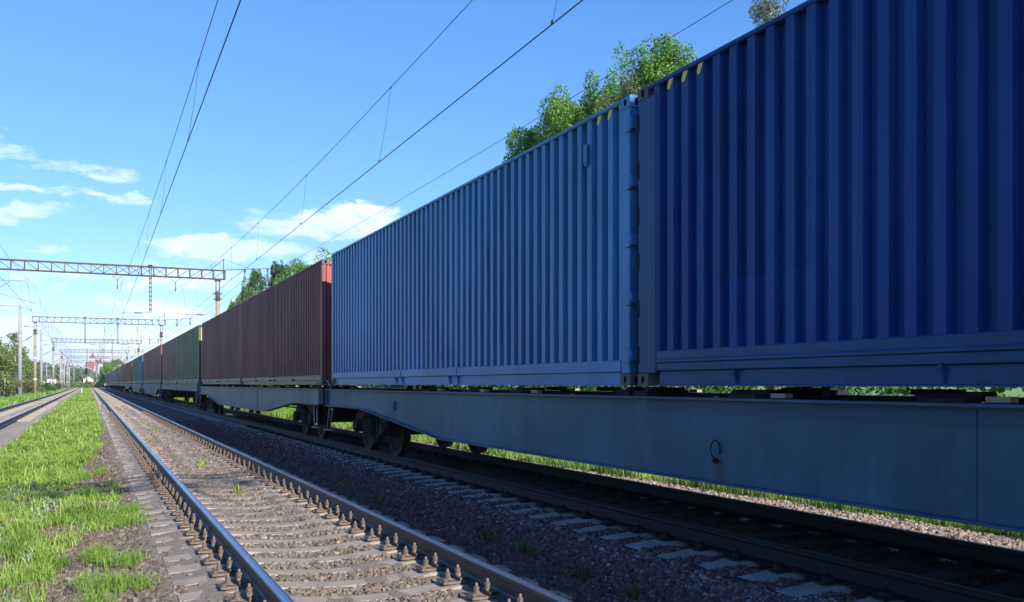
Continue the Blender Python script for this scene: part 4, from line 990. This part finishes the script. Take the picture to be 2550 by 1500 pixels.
gantry(75.3, -6.6, XR, [(4.3, -1, 2.2)], 'nearest gantry, big rusty lattice beam crossing the left of the photo')
gantry(137.6, -6.6, XR, [(-.5, 1, 1.75), (3.6, 1, 5.9)], 'second gantry, with two drop posts under its beam', arms=False)
gantry(203, -6.5, XR, [(4.3, -1, 2.2)], 'third gantry, small in the distance behind the second', lite=True)
gantry(266, -6.5, XR, [(-.5, 1, 1.75), (3.6, 1, 5.9)], 'fourth gantry, faint and small in the distance', lite=True, arms=False)
gantry(328, -6.5, XR, [(4.3, -1, 2.2)], 'fifth gantry, faint, overlapping the farthest one', lite=True)
gantry(391, -6.5, XR, [(3.6, 1, 5.9)], 'sixth gantry, farthest and faintest of all', lite=True, arms=False)
gantry(-4.0, -6.6, XR, [], 'lattice gantry over the tracks behind the viewer', arms=False)
def mk_wire():
    m = NT('wire_copper'); m.col((.018, .022, .035)); m.rough(.5); return m.mat
M['wire'] = mk_wire()
SUP = [-4.0, 75.3, 137.6, 203, 266, 328, 391]
def overhead(xc, stag, label):
    t = thing('overhead_line', (0, 0, 0), label, 'overhead line', 'overhead lines above the tracks')
    con, mes = MB(), MB(); P = []; Q = []
    for i, (ya, yb) in enumerate(zip(SUP, SUP[1:])):
        n = 16 if i == 0 else 10; sag = 1.1 if i == 0 else .75
        for k in range(n + (1 if i == len(SUP) - 2 else 0)):
            u = k / n; y = ya + (yb - ya) * u; s0, s1 = stag[i], stag[i + 1]
            P.append((xc + s0 + (s1 - s0) * u + bend(y), y, EYE + 4.72)); Q.append((xc + .0 + bend(y), y, EYE + 7.24 - sag * 4 * u * (1 - u)))
        ds = [10.5, 18.6, 26.9, 35.3, 42.5, 50, 58, 66.5] if i == 0 else [ya + (yb - ya) * f_ for f_ in (.12, .25, .38, .5, .62, .75, .88)]
        for y in ds:
            u = (y - ya) / (yb - ya); zt = EYE + 7.24 - sag * 4 * u * (1 - u); xm = xc + bend(y); xcn = xc + stag[i] + (stag[i + 1] - stag[i]) * u + bend(y)
            if y > 230: continue
            d = MB(); r = .004 if y < 60 else .008
            d.tube([(xm, y, zt), ((xm + xcn) / 2 + .02, y + .03, (zt + EYE + 4.72) / 2), (xcn, y, EYE + 4.72)], r, 4); d.box((xcn, y, EYE + 4.745), (.02, .07, .05)); d.box((xm, y, zt), (.025, .06, .05)); d.build('dropper', M['wire'], t)
    rr = lambda p, a: [a * max(1, y / 75) for (_, y, _) in p]
    con.tube(P, rr(P, .0095), 6); con.build('contact_wire', M['wire'], t); mes.tube(Q, rr(Q, .0075), 6); mes.build('messenger_wire', M['wire'], t)
    # short double-V bridle beside the first gantry
    for i in (1, 2):
        Yg = SUP[i]; b = MB(); zt = EYE + 7.1; b.tube([(xc + bend(Yg), Yg, zt), (xc - .05, Yg - 6, zt - .72), (xc, Yg - 12, zt - .55)], .007, 4); b.build('bridle_wire', M['wire'], t)
    return t
overhead(1.95, [-.38, .22, -.2, .22, -.2, .22, -.2], 'contact and messenger wires above the middle track, steeply rising at upper left')
overhead(5.85, [-.5, .35, .05, .35, .05, .35, .05], 'contact and messenger wires above the freight train, crossing the upper middle of the sky')
overhead(-3.64, [-.3, .3, -.3, .3, -.3, .3, -.3], 'contact and messenger wires above the left track at the left edge')
def feeder(x, h0, sag0, label, h00=None):
    P = []
    for i, (ya, yb) in enumerate(zip(SUP, SUP[1:])):
        for k in range(12):
            u = k / 12; y = ya + (yb - ya) * u; P.append((x + bend(y), y, (h0 if i or h00 is None else h00 + (h0 - h00) * u) - (sag0 if i == 0 else sag0 * .7) * 4 * u * (1 - u)))
    b = MB(); b.tube(P, [.009 * max(1, y / 60) for _, y, _ in P], 5); return tag(b.build('feeder_wire', M['wire']), label, 'wire', 'feeder wires on the gantry brackets')
feeder(13.2, EYE + 8.96, .35, 'thin feeder wire running above the trees behind the train')
feeder(11.4, EYE + 8.44, .6, 'lower sagging feeder wire mostly hidden behind the train', EYE + 5.4)

def new_pole(Y, X, label, top=10.3, arm=True):
    X += bend(Y); t = thing('catenary_pole', (X, Y, 0), label, 'pole', 'round grey poles beside the left track')
    b = MB(); b.cyl((0, 0, -.9), (0, 0, EYE + top), .29, .16, seg=16); b.build('shaft', M['postgrey'], t)
    b = MB(); b.cyl((0, 0, -1.0), (0, 0, -.42), .42, .40, seg=16); b.build('footing', M['white'], t)
    b = MB()
    for z in (3.0, 3.35, 7.9): b.cyl((0, 0, z), (0, 0, z + .10), .25, seg=16)
    b.build('collar', M['galv'], t)
    if arm:
        c = MB(); c.cyl((.2, 0, 6.75), (3.1, 0, 8.9), .035, seg=8); c.cyl((.7, 0, 7.10), (1.3, 0, 7.55), .075, seg=10, mi=1)
        c.cyl((.2, 0, 8.85), (4.0, 0, 8.85), .028, seg=8); c.cyl((.5, 0, 8.85), (.95, 0, 8.85), .07, seg=10, mi=1)
        c.cyl((1.9, 0, 8.0), (4.6, 0, 7.25), .024, seg=8); c.tube([(2.3, 0, 7.0), (3.3, 0, 7.02), (4.4, 0, 6.75)], .026, 6); c.cyl((2.3, 0, 7.0), (2.3, 0, 7.9), .02, seg=6)
        c.build('cantilever', [M['galv'], M['insul']], t)
    return t
new_pole(74.6, -8.15, 'grey pole outside the left edge, only its cantilever arm reaching into the photo')
new_pole(133, -8.1, 'nearest visible pale grey pole, tallest at the left, in front of the birches')
new_pole(195, -8.3, 'second pale grey pole, right of the rusty banded post')
for y_, lb in ((256, 'third pale grey pole, small, beyond the second'), (318, 'fourth pale grey pole, very small'), (380, 'fifth pale grey pole, tiny near the red-roofed block'), (430, 'sixth pale grey pole, tiniest and farthest left of the signal')):
    new_pole(y_, -8.2, lb)
# low masts on the far yard
for (px, py, Y, lb) in ((116, 905, 300, 'thin pale mast left of the white house'), (158, 915, 420, 'thin pale mast in the row of distant poles left of the signal'), (171, 910, 420, 'thin pale mast second in the row left of the signal'), (184, 912, 440, 'thin pale mast third in the row left of the signal'),
                        (240, 905, 520, 'thin pale mast in front of the red-roofed block'), (250, 908, 540, 'thin pale mast right of centre of the red-roofed block'), (258, 902, 500, 'thin pale mast at the right edge of the red-roofed block')):
    u = (px - PX0) / F; X = Y * (SN + u * CS) / (CS - u * SN); z = hgt(py, X, Y)
    b = MB(); b.cyl((0, 0, -1.2), (0, 0, z), .22, .16, seg=8); b.box((.6, 0, z - .8), (2.6, .12, .12)); b.box((-.2, 0, z - 2.0), (1.8, .12, .12))
    tag(b.build('mast', M['galv'], None, (X, Y, 0)), lb, 'mast', 'distant masts beyond the tracks')

# signal between the tracks
Ys = 330; Xs = (215 - PX0) / F; Xs = Ys * (SN + Xs * CS) / (CS - Xs * SN); zs = hgt(905, Xs, Ys)
t = thing('railway_signal', (Xs, Ys, 0), 'dark signal mast with a black lamp head standing between the tracks', 'signal')
b = MB(); b.cyl((0, 0, -.6), (0, 0, zs), .14, .12, seg=8); b.build('mast', M['signalgrey'], t)
b = MB(); b.box((0, -.2, zs - 2.6), (.75, .4, 2.0), bev=.15); [b.cyl((0, -.42, zs - 2.0 - k * .6), (0, -.75, zs - 2.0 - k * .6), .17, seg=10) for k in range(3)]; b.build('signal_head', M['under'], t)
b = MB(); b.box((0, 0, zs - 1.2), (.9, .6, .08)); b.cyl((0, 0, zs), (0, 0, zs + .25), .4, .05, seg=10); b.build('signal_hood', M['under'], t)
b = MB(); b.tube([(.45, 0, -.4), (.45, 0, zs - 1.5)], .04); b.tube([(.25, 0, -.4), (.25, 0, zs - 1.5)], .04); [b.box((.35, 0, k * .5), (.22, .04, .04)) for k in range(int((zs - 1.5) * 2))]; b.build('ladder', M['signalgrey'], t)
b = MB(); b.box((0, 0, 0), (.20, .20, .9), bev=.04); b.box((0, -.005, .52), (.26, .22, .12), bev=.03)
tag(b.build('marker_post', M['white'], None, (-1.2, 178, -.15)), 'short white marker post standing in the grass between the tracks', 'marker post')
b = MB(); b.box((0, 0, 0), (.20, .20, .8), bev=.04); b.box((0, 0, .45), (.28, .28, .10), bev=.03)
tag(b.build('marker_post', M['white'], None, (-7.0, 200, -.35)), 'short white marker post by the far left verge under the poles', 'marker post')

# ------------------------------------------------------------------ trees
def leafmat(name, c0, c1, c2, trans=.35):
    return tinted(name, [(0, c0), (.5, c1), (1, c2)], rough=.55, trans=trans, spec=.35)
M['maple'] = leafmat('maple_leaves', (.05, .13, .018), (.14, .29, .035), (.27, .43, .08))
M['birch'] = leafmat('birch_leaves', (.035, .075, .018), (.075, .14, .035), (.14, .21, .06), .3)
M['pine'] = leafmat('pine_needles', (.040, .070, .028), (.090, .125, .055), (.20, .20, .11), .15)
M['youngbirch'] = leafmat('young_birch_leaves', (.06, .12, .02), (.15, .22, .045), (.28, .33, .10), .4)
M['olivebush'] = leafmat('willow_leaves', (.06, .075, .02), (.13, .14, .045), (.2, .2, .08), .3)
M['hedge'] = leafmat('hedge_leaves', (.018, .055, .010), (.05, .13, .02), (.10, .24, .04), .3)
M['haztree'] = leafmat('distant_leaves', (.06, .10, .05), (.10, .16, .07), (.16, .22, .10), .2)
def mk_bark(name, c0, c1):
    m = NT(name); n = m.noise((1, 1, .3), 9, 5, .7); m.col(m.mix(m.ramp(n, .45, .6), c0, c1)); m.rough(.9); m.bump(n, .5, .03); return m.mat
M['bark'] = mk_bark('brown_bark', (.10, .075, .055), (.18, .14, .10)); M['whitebark'] = mk_bark('birch_bark', (.55, .52, .47), (.10, .09, .08))
def leafcloud(blobs, n, size, droop=0.0, flat=.0, narrow=.6):
    """n leaf quads spread through the volumes of the blobs (x, y, z, r, rz)"""
    B = np.array(blobs); wgt = B[:, 3] ** 2; wgt /= wgt.sum(); idx = rng.choice(len(B), n, p=wgt)
    d = rng.normal(size=(n, 3)); d /= np.linalg.norm(d, axis=1)[:, None]; rad = rng.uniform(.35, 1.0, n) ** .5
    P = B[idx, :3] + d * rad[:, None] * np.stack([B[idx, 3], B[idx, 3], B[idx, 4]], 1); P += rng.normal(0, .03, (n, 3))
    Rm = rotmats(n); s = size * rng.uniform(.6, 1.3, n)
    a = Rm[:, :, 0] * s[:, None]; b_ = Rm[:, :, 1] * (s * narrow)[:, None]
    if droop: a = a * .4 + np.array([0, 0, -1]) * s[:, None] * droop
    V = np.stack([P - a * .5, P + b_ * .5, P + a * .5, P - b_ * .5], 1)
    T = np.array([(0, 1, 2), (0, 2, 3)])[None] + (np.arange(n) * 4)[:, None, None]
    ti = np.clip(rng.normal(.5, .22, n) + (vnoise(P[:, 0] + P[:, 2], P[:, 1] + P[:, 2], 1.1, 33) - .5) * .5, 0, 1)
    return V.reshape(-1, 3), T.reshape(-1, 3), np.repeat(ti, 4)
def tree(name, X, Y, H, label, cat, kind, n=9000, size=.16, rad=None, base=0, grp='trees behind the train'):
    t = thing(name, (X, Y, base), label, cat, grp); rs = random.Random(int(X * 13 + Y * 7))
    tb = MB(); blobs = []; barkm = M['bark']
    if kind == 'maple':
        R_ = rad or H * .26; tb.tube([(0, 0, -1), (.1, .0, H * .3), (-.05, .1, H * .6), (0, 0, H * .85)], [H * .018, H * .014, H * .008, .03], 8)
        for i in range(46):
            f = rs.uniform(.25, 1); a = rs.uniform(0, 6.28); rr = R_ * math.sqrt(max(.05, 1 - (abs(f - .45) / .6) ** 2)) * rs.uniform(.55, 1.0)
            p = (rr * math.cos(a), rr * math.sin(a), H * f - .4 if f < .9 else H * rs.uniform(.88, .96)); z0 = max(H * .2, p[2] - rr * 1.1)
            if f > .88: p = (p[0] * .5, p[1] * .5, p[2])
            tb.tube([(0, 0, z0), (p[0] * .5, p[1] * .5, (z0 + p[2]) / 2 + .1), p], [H * .006, H * .004, .015], 5)
            for _ in range(3): blobs.append((p[0] + rs.gauss(0, .4), p[1] + rs.gauss(0, .4), p[2] + rs.gauss(0, .35), rs.uniform(.4, .85), rs.uniform(.45, .95)))
        for i in range(12): blobs.append((rs.gauss(0, R_ * .25), rs.gauss(0, R_ * .25), H * rs.uniform(.9, .985), rs.uniform(.25, .42), rs.uniform(.5, .8)))
        V, T, ti = leafcloud(blobs, n, size); lm = 'maple'
    elif kind == 'birch':
        barkm = M['whitebark']; R_ = rad or H * .13; lean = rs.uniform(-.03, .03)
        tb.tube([(0, 0, -1), (lean * H * .4, 0, H * .4), (lean * H * .8, 0, H * .75), (lean * H, 0, H * .97)], [H * .011, H * .009, H * .005, .015], 7)
        for i in range(34):
            f = rs.uniform(.28, .98); a = rs.uniform(0, 6.28); rr = R_ * (1.15 - f) * 1.5 * rs.uniform(.5, 1); p = (lean * H * f + rr * math.cos(a), rr * math.sin(a), H * f + rr * .3)
            tb.tube([(lean * H * f, 0, H * f - rr * .6), p], [.03, .01], 4)
            for k in range(2): blobs.append((p[0], p[1], p[2] - k * .5, rs.uniform(.22, .5), rs.uniform(.5, 1.0)))
        V, T, ti = leafcloud(blobs, n, size, droop=.5); lm = 'birch'
    elif kind == 'young':
        barkm = M['whitebark']; R_ = rad or H * .17; tb.tube([(0, 0, -1), (.1, 0, H * .5), (.05, 0, H * .96)], [.07, .05, .012], 6)
        for i in range(24):
            f = rs.uniform(.2, .98); a = rs.uniform(0, 6.28); rr = R_ * (1.2 - f) * rs.uniform(.4, 1.2); p = (rr * math.cos(a), rr * math.sin(a), H * f)
            tb.tube([(0, 0, H * f - rr * .8), p], [.02, .008], 4); blobs.append((*p, rs.uniform(.3, .7), rs.uniform(.4, .9)))
        V, T, ti = leafcloud(blobs, n, size); lm = 'youngbirch'
    elif kind == 'pine':
        R_ = rad or H * .2; tb.tube([(0, 0, -1), (.05, 0, H * .5), (0, 0, H * .95)], [H * .015, H * .01, .03], 8)
        for i in range(40):
            f = rs.uniform(.3, 1.0); a = rs.uniform(0, 6.28); rr = R_ * (1.22 - f) * rs.uniform(.5, 1.1); p = (rr * math.cos(a), rr * math.sin(a), H * f + rr * .15)
            tb.tube([(0, 0, H * f - .2), p], [.05, .015], 5)
            for k in range(3): blobs.append((p[0] * (.6 + .2 * k) + rs.gauss(0, .1), p[1] * (.6 + .2 * k) + rs.gauss(0, .1), p[2] + .1 * k, rs.uniform(.16, .3), rs.uniform(.2, .38)))
        V, T, ti = leafcloud(blobs, n, size, narrow=.16); lm = 'pine'
    else:                                           # bush
        R_ = rad or H * .7; lm = kind
        for i in range(14): 
            a = rs.uniform(0, 6.28); rr = R_ * rs.uniform(.1, .9); p = (rr * math.cos(a), rr * math.sin(a), H * rs.uniform(.25, .8)); blobs.append((*p, H * rs.uniform(.18, .32), H * rs.uniform(.2, .3)))
            tb.tube([(rr * .2 * math.cos(a), rr * .2 * math.sin(a), -.4), p], [.04, .012], 5)
        V, T, ti = leafcloud(blobs, n, size)
    tb.build('trunk' if kind in ('maple', 'birch', 'young', 'pine') else 'branches', barkm, t)
    tri_mesh('crown', V, T, M[lm], ti, t)
    return t
def tpx(px, X): return at(px, X)
for (px, py, X, lb) in ((1600, 108, 22, 'tallest bright green maple above the blue containers'), (1500, 205, 22.5, 'bright green maple left of the tallest one'), (1410, 258, 22, 'smaller bright green maple third from the right'),
                        (1335, 330, 22, 'lowest bright green tree top peeping over the steel blue container'), (1672, 112, 22.5, 'separate bright green maple top at the right of the group')):
    Y = tpx(px, X); tree('maple_tree', X, Y, hgt(py, X, Y), lb, 'tree', 'maple', 80000, .12, rad=2.7 if px < 1650 else 1.8)
for (px, py, X, lb) in ((1922, 10, 16, 'grey green pine top above the navy container'), (2000, -40, 16.5, 'second pine top above the navy container, cut by its roof line'), (1655, 195, 16, 'greyish pine in front of the maples, right one'), (1590, 222, 16, 'greyish pine in front of the maples, left one'), (1500, 268, 17, 'faint greyish pine low in front of the maples')):
    Y = tpx(px, X); tree('pine_tree', X, Y, hgt(py, X, Y), lb, 'tree', 'pine', 14000 if px < 1800 else 9000, .16, rad=1.9 if px < 1800 else 1.15)
for (px, py, X, lb) in ((590, 738, 20, 'leftmost low dark birch behind the gantry post'), (612, 697, 20, 'birch with dense crown just right of the gantry post'), (640, 672, 20, 'tall birch second in the group behind the gantry post'), (662, 690, 21, 'slim birch in the middle of the group'),
                        (688, 655, 20, 'tall birch at the right of the group'), (708, 658, 20.5, 'loose crowned birch beside the bright green tree')):
    Y = tpx(px, X); tree('birch_tree', X, Y, hgt(py, X, Y), lb, 'tree', 'birch', 9000, .30)
for (px, py, X, lb) in ((745, 652, 20, 'bright green tree right of the birches over the red container'), (818, 634, 20, 'few light green leaves peeping over the blue container corner'), (775, 668, 21, 'bright green tree top low over the red container')):
    Y = tpx(px, X); tree('maple_tree', X, Y, hgt(py, X, Y), lb, 'tree', 'maple', 16000, .2, rad=2.6 if px < 800 else 1.3)
for (px, py, Y, lb) in ((272, 905, 430, 'rounded grey green tree beyond the train, left one'), (290, 897, 420, 'rounded grey green tree beyond the train, middle one'), (308, 905, 400, 'rounded grey green tree beyond the train, right one')):
    u = (px - PX0) / F; X = Y * (SN + u * CS) / (CS - u * SN); tree('lime_tree', X, Y, hgt(py, X, Y), lb, 'tree', 'maple', 5000, .9, rad=4.2, grp='trees beyond the tail of the train')
LT = [(4, 868, 118, 'young'), (20, 868, 150, 'young'), (36, 840, 158, 'young'), (58, 880, 165, 'young'), (70, 905, 175, 'young'), (84, 918, 185, 'young'), (10, 900, 108, 'young'), (60, 895, 180, 'young'), (94, 930, 200, 'young'), (30, 885, 170, 'young'), (-12, 850, 120, 'young'), (-40, 856, 112, 'young')]
LT = [(a, b_ - 12, c_, d_) for a, b_, c_, d_ in LT]
names = ['leftmost young birch of the copse', 'second young birch from the left edge', 'tallest young birch left of the grey pole', 'young birch behind the grey pole', 'low young birch right of the grey pole', 'low young birch behind the rusty post', 'pale trunked young birch at the left edge', 'farther young birch between pole and post', 'last young birch of the row by the second grey pole', 'slender birch in the gap behind the tallest one', 'young birch just outside the left edge', 'young birch well outside the left edge']
for (px, py, Y, kd), lb in zip(LT, names):
    u = (px - PX0) / F; X = Y * (SN + u * CS) / (CS - u * SN); tree('young_birch', X, Y, hgt(py, X, Y), lb, 'tree', kd, 2000, .24, grp='young birches left of the tracks', rad=1.6)
BT = [(8, 945, 116, 'olivebush', 'olive bush at the left edge under the birches'), (30, 955, 150, 'olivebush', 'olive bush left of the nearest grey pole'), (62, 948, 158, 'olivebush', 'olive bush between the grey pole and the rusty post'), (78, 946, 175, 'youngbirch', 'light green bush right of the rusty post'),
      (112, 950, 190, 'hedge', 'dark green bush below the white house'), (128, 953, 230, 'hedge', 'small green bush right of the white house'), (142, 952, 270, 'youngbirch', 'small light bush beside the third post')]
for (px, py, Y, kd, lb) in BT:
    u = (px - PX0) / F; X = Y * (SN + u * CS) / (CS - u * SN); tree('bush', X, Y, hgt(py, X, Y) + .6, lb, 'bush', kd, 3000, .20, base=-.6, rad=2.2, grp='bushes left of the tracks')
# dark undergrowth under the trees behind the train, seen between container and wagon
bl = []
for i in range(260):
    yy = random.uniform(2, 130); xx = random.uniform(14.5, 22); bl.append((xx, yy, random.uniform(.3, 2.2), random.uniform(.6, 1.3), random.uniform(.6, 1.2)))
V, T, ti = leafcloud(bl, 90000, .17); tag(tri_mesh('undergrowth', V, T, M['hedge'], ti), 'dark green undergrowth under the trees behind the train', 'undergrowth', kind='stuff')
bl = []
for i in range(300):                                # wood and hillside far off on the left
    yy = random.uniform(560, 1000); px = random.uniform(60, 225); u = (px - PX0) / F; X = yy * (SN + u * CS) / (CS - u * SN); bl.append((X, yy, random.uniform(2, 14) * (.6 + .5 * (225 - px) / 160) * (yy / 800), random.uniform(3, 7), random.uniform(3, 6)))
for i in range(120):
    yy = random.uniform(520, 900); px = random.uniform(255, 420); u = (px - PX0) / F; X = yy * (SN + u * CS) / (CS - u * SN); bl.append((X, yy, random.uniform(1, 7), random.uniform(3, 6), random.uniform(3, 5)))
V, T, ti = leafcloud(bl, 70000, 1.5); tag(tri_mesh('far_wood', V, T, M['haztree'], ti), 'far off wood on the horizon behind the tracks', 'wood', kind='stuff')
bl = []
for i in range(60):
    yy = random.uniform(430, 520); px = random.uniform(140, 262); u = (px - PX0) / F; X = yy * (SN + u * CS) / (CS - u * SN); bl.append((X, yy, random.uniform(-.5, 1.2), random.uniform(1, 2.4), random.uniform(.8, 1.6)))
V, T, ti = leafcloud(bl, 14000, .8); tag(tri_mesh('low_scrub', V, T, M['youngbirch'], ti), 'low green scrub where the tracks run out of sight', 'scrub', kind='stuff')

# weeds poking out of the ballast
def tuft(x, y, z, s, label, mat='hedge'):
    n = 14; P = np.stack([rng.normal(0, .03 * s, n), rng.normal(0, .03 * s, n), np.zeros(n)], 1)
    V, T = blades(P, rng.uniform(.06, .15, n) * s, rng.uniform(.012, .022, n) * s, rng.uniform(.3, .9, n)); o = tri_mesh('weed', V, T, M[mat], rng.uniform(0, 1, len(V))); o.location = (x, y, z); tag(o, label, 'weed', 'weeds in the ballast'); return o
def gp(px, py, z=-.28):
    d = (EYE - z) * F / (py - HOR); u = (px - PX0) / F; return d * (u * CS + SN), d * (CS - u * SN), z
for (px, py, s, lb) in ((1210, 1340, 1.0, 'small weed in the dark stones, left one of the nearer pair'), (1232, 1355, .9, 'small weed in the dark stones, right one of the nearer pair'), (1305, 1380, 1.2, 'leafy weed in the middle of the dark stones'), (1335, 1390, 1.2, 'leafy weed just right of the middle weed in the dark stones'),
                        (1452, 1445, 1.2, 'tall weed near the bottom edge in the dark stones'), (945, 1258, 1.2, 'weed in the shade beside the middle track rail'), (860, 1213, 1, 'faint weed farther along the shaded stones'), (1575, 1492, 1.2, 'weed tip at the bottom edge of the dark stones'), (1408, 1435, .7, 'tiny weed left of the tall one near the bottom edge')):
    tuft(*gp(px, py, -.285), s, lb)
for (px, py, s, lb) in ((500, 1165, 1.6, 'yellowish weed patch between the sleepers of the middle track'), (592, 1232, 1.5, 'single thin stalk growing between the middle track sleepers'), (440, 1145, 1.2, 'small green weed between sleepers far up the middle track'), (360, 1055, 2.0, 'tiny weed patch far along the middle track'), (385, 1075, 2.0, 'second tiny weed patch far along the middle track')):
    tuft(*gp(px, py, -.25), s, lb, 'grass')

# ------------------------------------------------------------------ distant buildings
def flat(name, c, rough=.8):
    m = NT(name); n = m.noise((1, 1, 1), .6, 4, .6); m.col(m.mix(n, tuple(x * .85 for x in c), c)); m.rough(rough); return m.mat
M['wallpink'] = flat('pink_brick_wall', (.42, .37, .34)); M['roofred'] = flat('red_roof', (.20, .09, .08)); M['glass'] = flat('dark_windows', (.08, .09, .11), .2)
M['wallwhite'] = flat('white_wall', (.78, .77, .76)); M['roofpurple'] = flat('dark_roof', (.10, .07, .12)); M['signred'] = flat('red_hoarding', (.35, .05, .07)); M['bluecloth'] = flat('blue_fence', (.03, .12, .5)); M['wallcream'] = flat('cream_wall', (.6, .5, .38))
def place(px, Y):
    u = (px - PX0) / F; return Y * (SN + u * CS) / (CS - u * SN)
def building(px, Y, wd, dp, h, label, wall, roof, floors, cols, gable=True, towers=(), rh=3.0, base=-1.0):
    X = place(px, Y); t = thing('building', (X, Y, base), label, 'building')
    b = MB(); b.box((0, 0, h / 2), (wd, dp, h)); b.build('wall', M[wall], t)
    b = MB()
    if gable: b.prism([(-wd / 2 - .4, h), (wd / 2 + .4, h), (0, h + rh)], -dp / 2 - .4, dp / 2 + .4, 'y')
    else: b.box((0, 0, h + .25), (wd + .6, dp + .6, .5))
    rf = b.build('roof', M[roof], t)
    for (tx, tw, th, trh) in towers:
        b = MB(); b.box((tx, -dp / 2 - .3, th / 2), (tw, tw, th)); b.build('tower', M[wall], t)
        b = MB(); n0 = len(b.v); z = th
        b.v += [(tx - tw * .6, -dp / 2 - .3 - tw * .6, z), (tx + tw * .6, -dp / 2 - .3 - tw * .6, z), (tx + tw * .6, -dp / 2 - .3 + tw * .6, z), (tx - tw * .6, -dp / 2 - .3 + tw * .6, z), (tx, -dp / 2 - .3, z + trh)]
        for q in ((0, 1, 4), (1, 2, 4), (2, 3, 4), (3, 0, 4), (0, 1, 2, 3)): b.face([n0 + i for i in q])
        b.build('tower_roof', M[roof], t)
    for i in range(floors):
        for j in range(cols):
            x = -wd / 2 + (j + .5) * wd / cols; z = h * (i + .55) / floors
            b = MB(); b.box((x, -dp / 2 - .03, z), (wd / cols * .42, .06, h / floors * .5)); b.build('window', M['glass'], t)
    return t
building(237, 850, 13, 12, 19.5, 'tall pinkish apartment block with red pointed roofs on the horizon', 'wallpink', 'roofred', 7, 5, True, ((-2.0, 4.0, 24.5, 4.5), (3.8, 4.2, 19.5, 5.0), (-6.8, 3.2, 17, 3.0)), 4)
building(226, 840, 4.5, 9, 15.5, 'lower pink wing at the left of the apartment block', 'wallpink', 'roofred', 5, 2, False)
b = MB(); b.prism([(-3.2, 15.5), (-3.2, 21), (1.2, 19.6), (-.2, 14)], -.3, .3, 'y'); tag(b.build('hoarding', M['signred'], None, (place(233, 825), 825, -1)), 'bright red slanted hoarding in front of the apartment block', 'hoarding')
building(262, 800, 4.5, 8, 11.5, 'plain white block right of the red-roofed apartment block', 'wallwhite', 'wallwhite', 3, 2, False)
building(120, 420, 6.0, 8, 3.9, 'white house with a dark purple roof left of the tracks', 'wallwhite', 'roofpurple', 1, 4, True, (), 1.8, -.6)
building(106, 700, 7, 8, 13, 'pale distant house behind the second grey pole', 'wallcream', 'roofred', 3, 3, True, (), 3)
building(146, 720, 8, 8, 9.5, 'distant cream house with a red roof behind the rusty post', 'wallcream', 'roofred', 2, 3, True, (), 3)
building(141, 480, 3.5, 5, 2.8, 'small yellow walled shed with a red roof right of the white house', 'yellow', 'roofred', 1, 2, True, (), 1.4, -.6)
building(220, 560, 5, 6, 4.5, 'small white gabled house beside the signal', 'wallwhite', 'wallcream', 1, 2, True, (), 2.0)
building(250, 560, 9, 5, 2.5, 'low white garage row at the end of the tracks', 'wallwhite', 'wallwhite', 1, 4, False)
building(208, 600, 7, 5, 2.6, 'low cream wall sheds left of the end of the tracks', 'wallcream', 'roofred', 1, 3, False)
b = MB(); b.box((0, 0, 1.0), (5.0, .3, 1.7)); [b.box((-2.5 + k, -.2, 1.0), (.12, .1, 2.0)) for k in range(6)]
tag(b.build('fence', M['bluecloth'], None, (place(192, 480), 480, -1)), 'bright blue fence panel between distant poles', 'fence')

# ------------------------------------------------------------------ haze
m = bpy.data.materials.new('haze'); m.use_nodes = True; nt = m.node_tree; nt.nodes.clear()
ho = nt.nodes.new('ShaderNodeOutputMaterial'); hv = nt.nodes.new('ShaderNodeVolumePrincipled'); hv.inputs['Color'].default_value = (.86, .92, 1, 1); hv.inputs['Density'].default_value = .0002; hv.inputs['Anisotropy'].default_value = .2
nt.links.new(hv.outputs[0], ho.inputs['Volume'])
b = MB(); b.box((0, 4300, 36), (12200, 9600, 76)); tag(b.build('haze', m), kind='stuff')
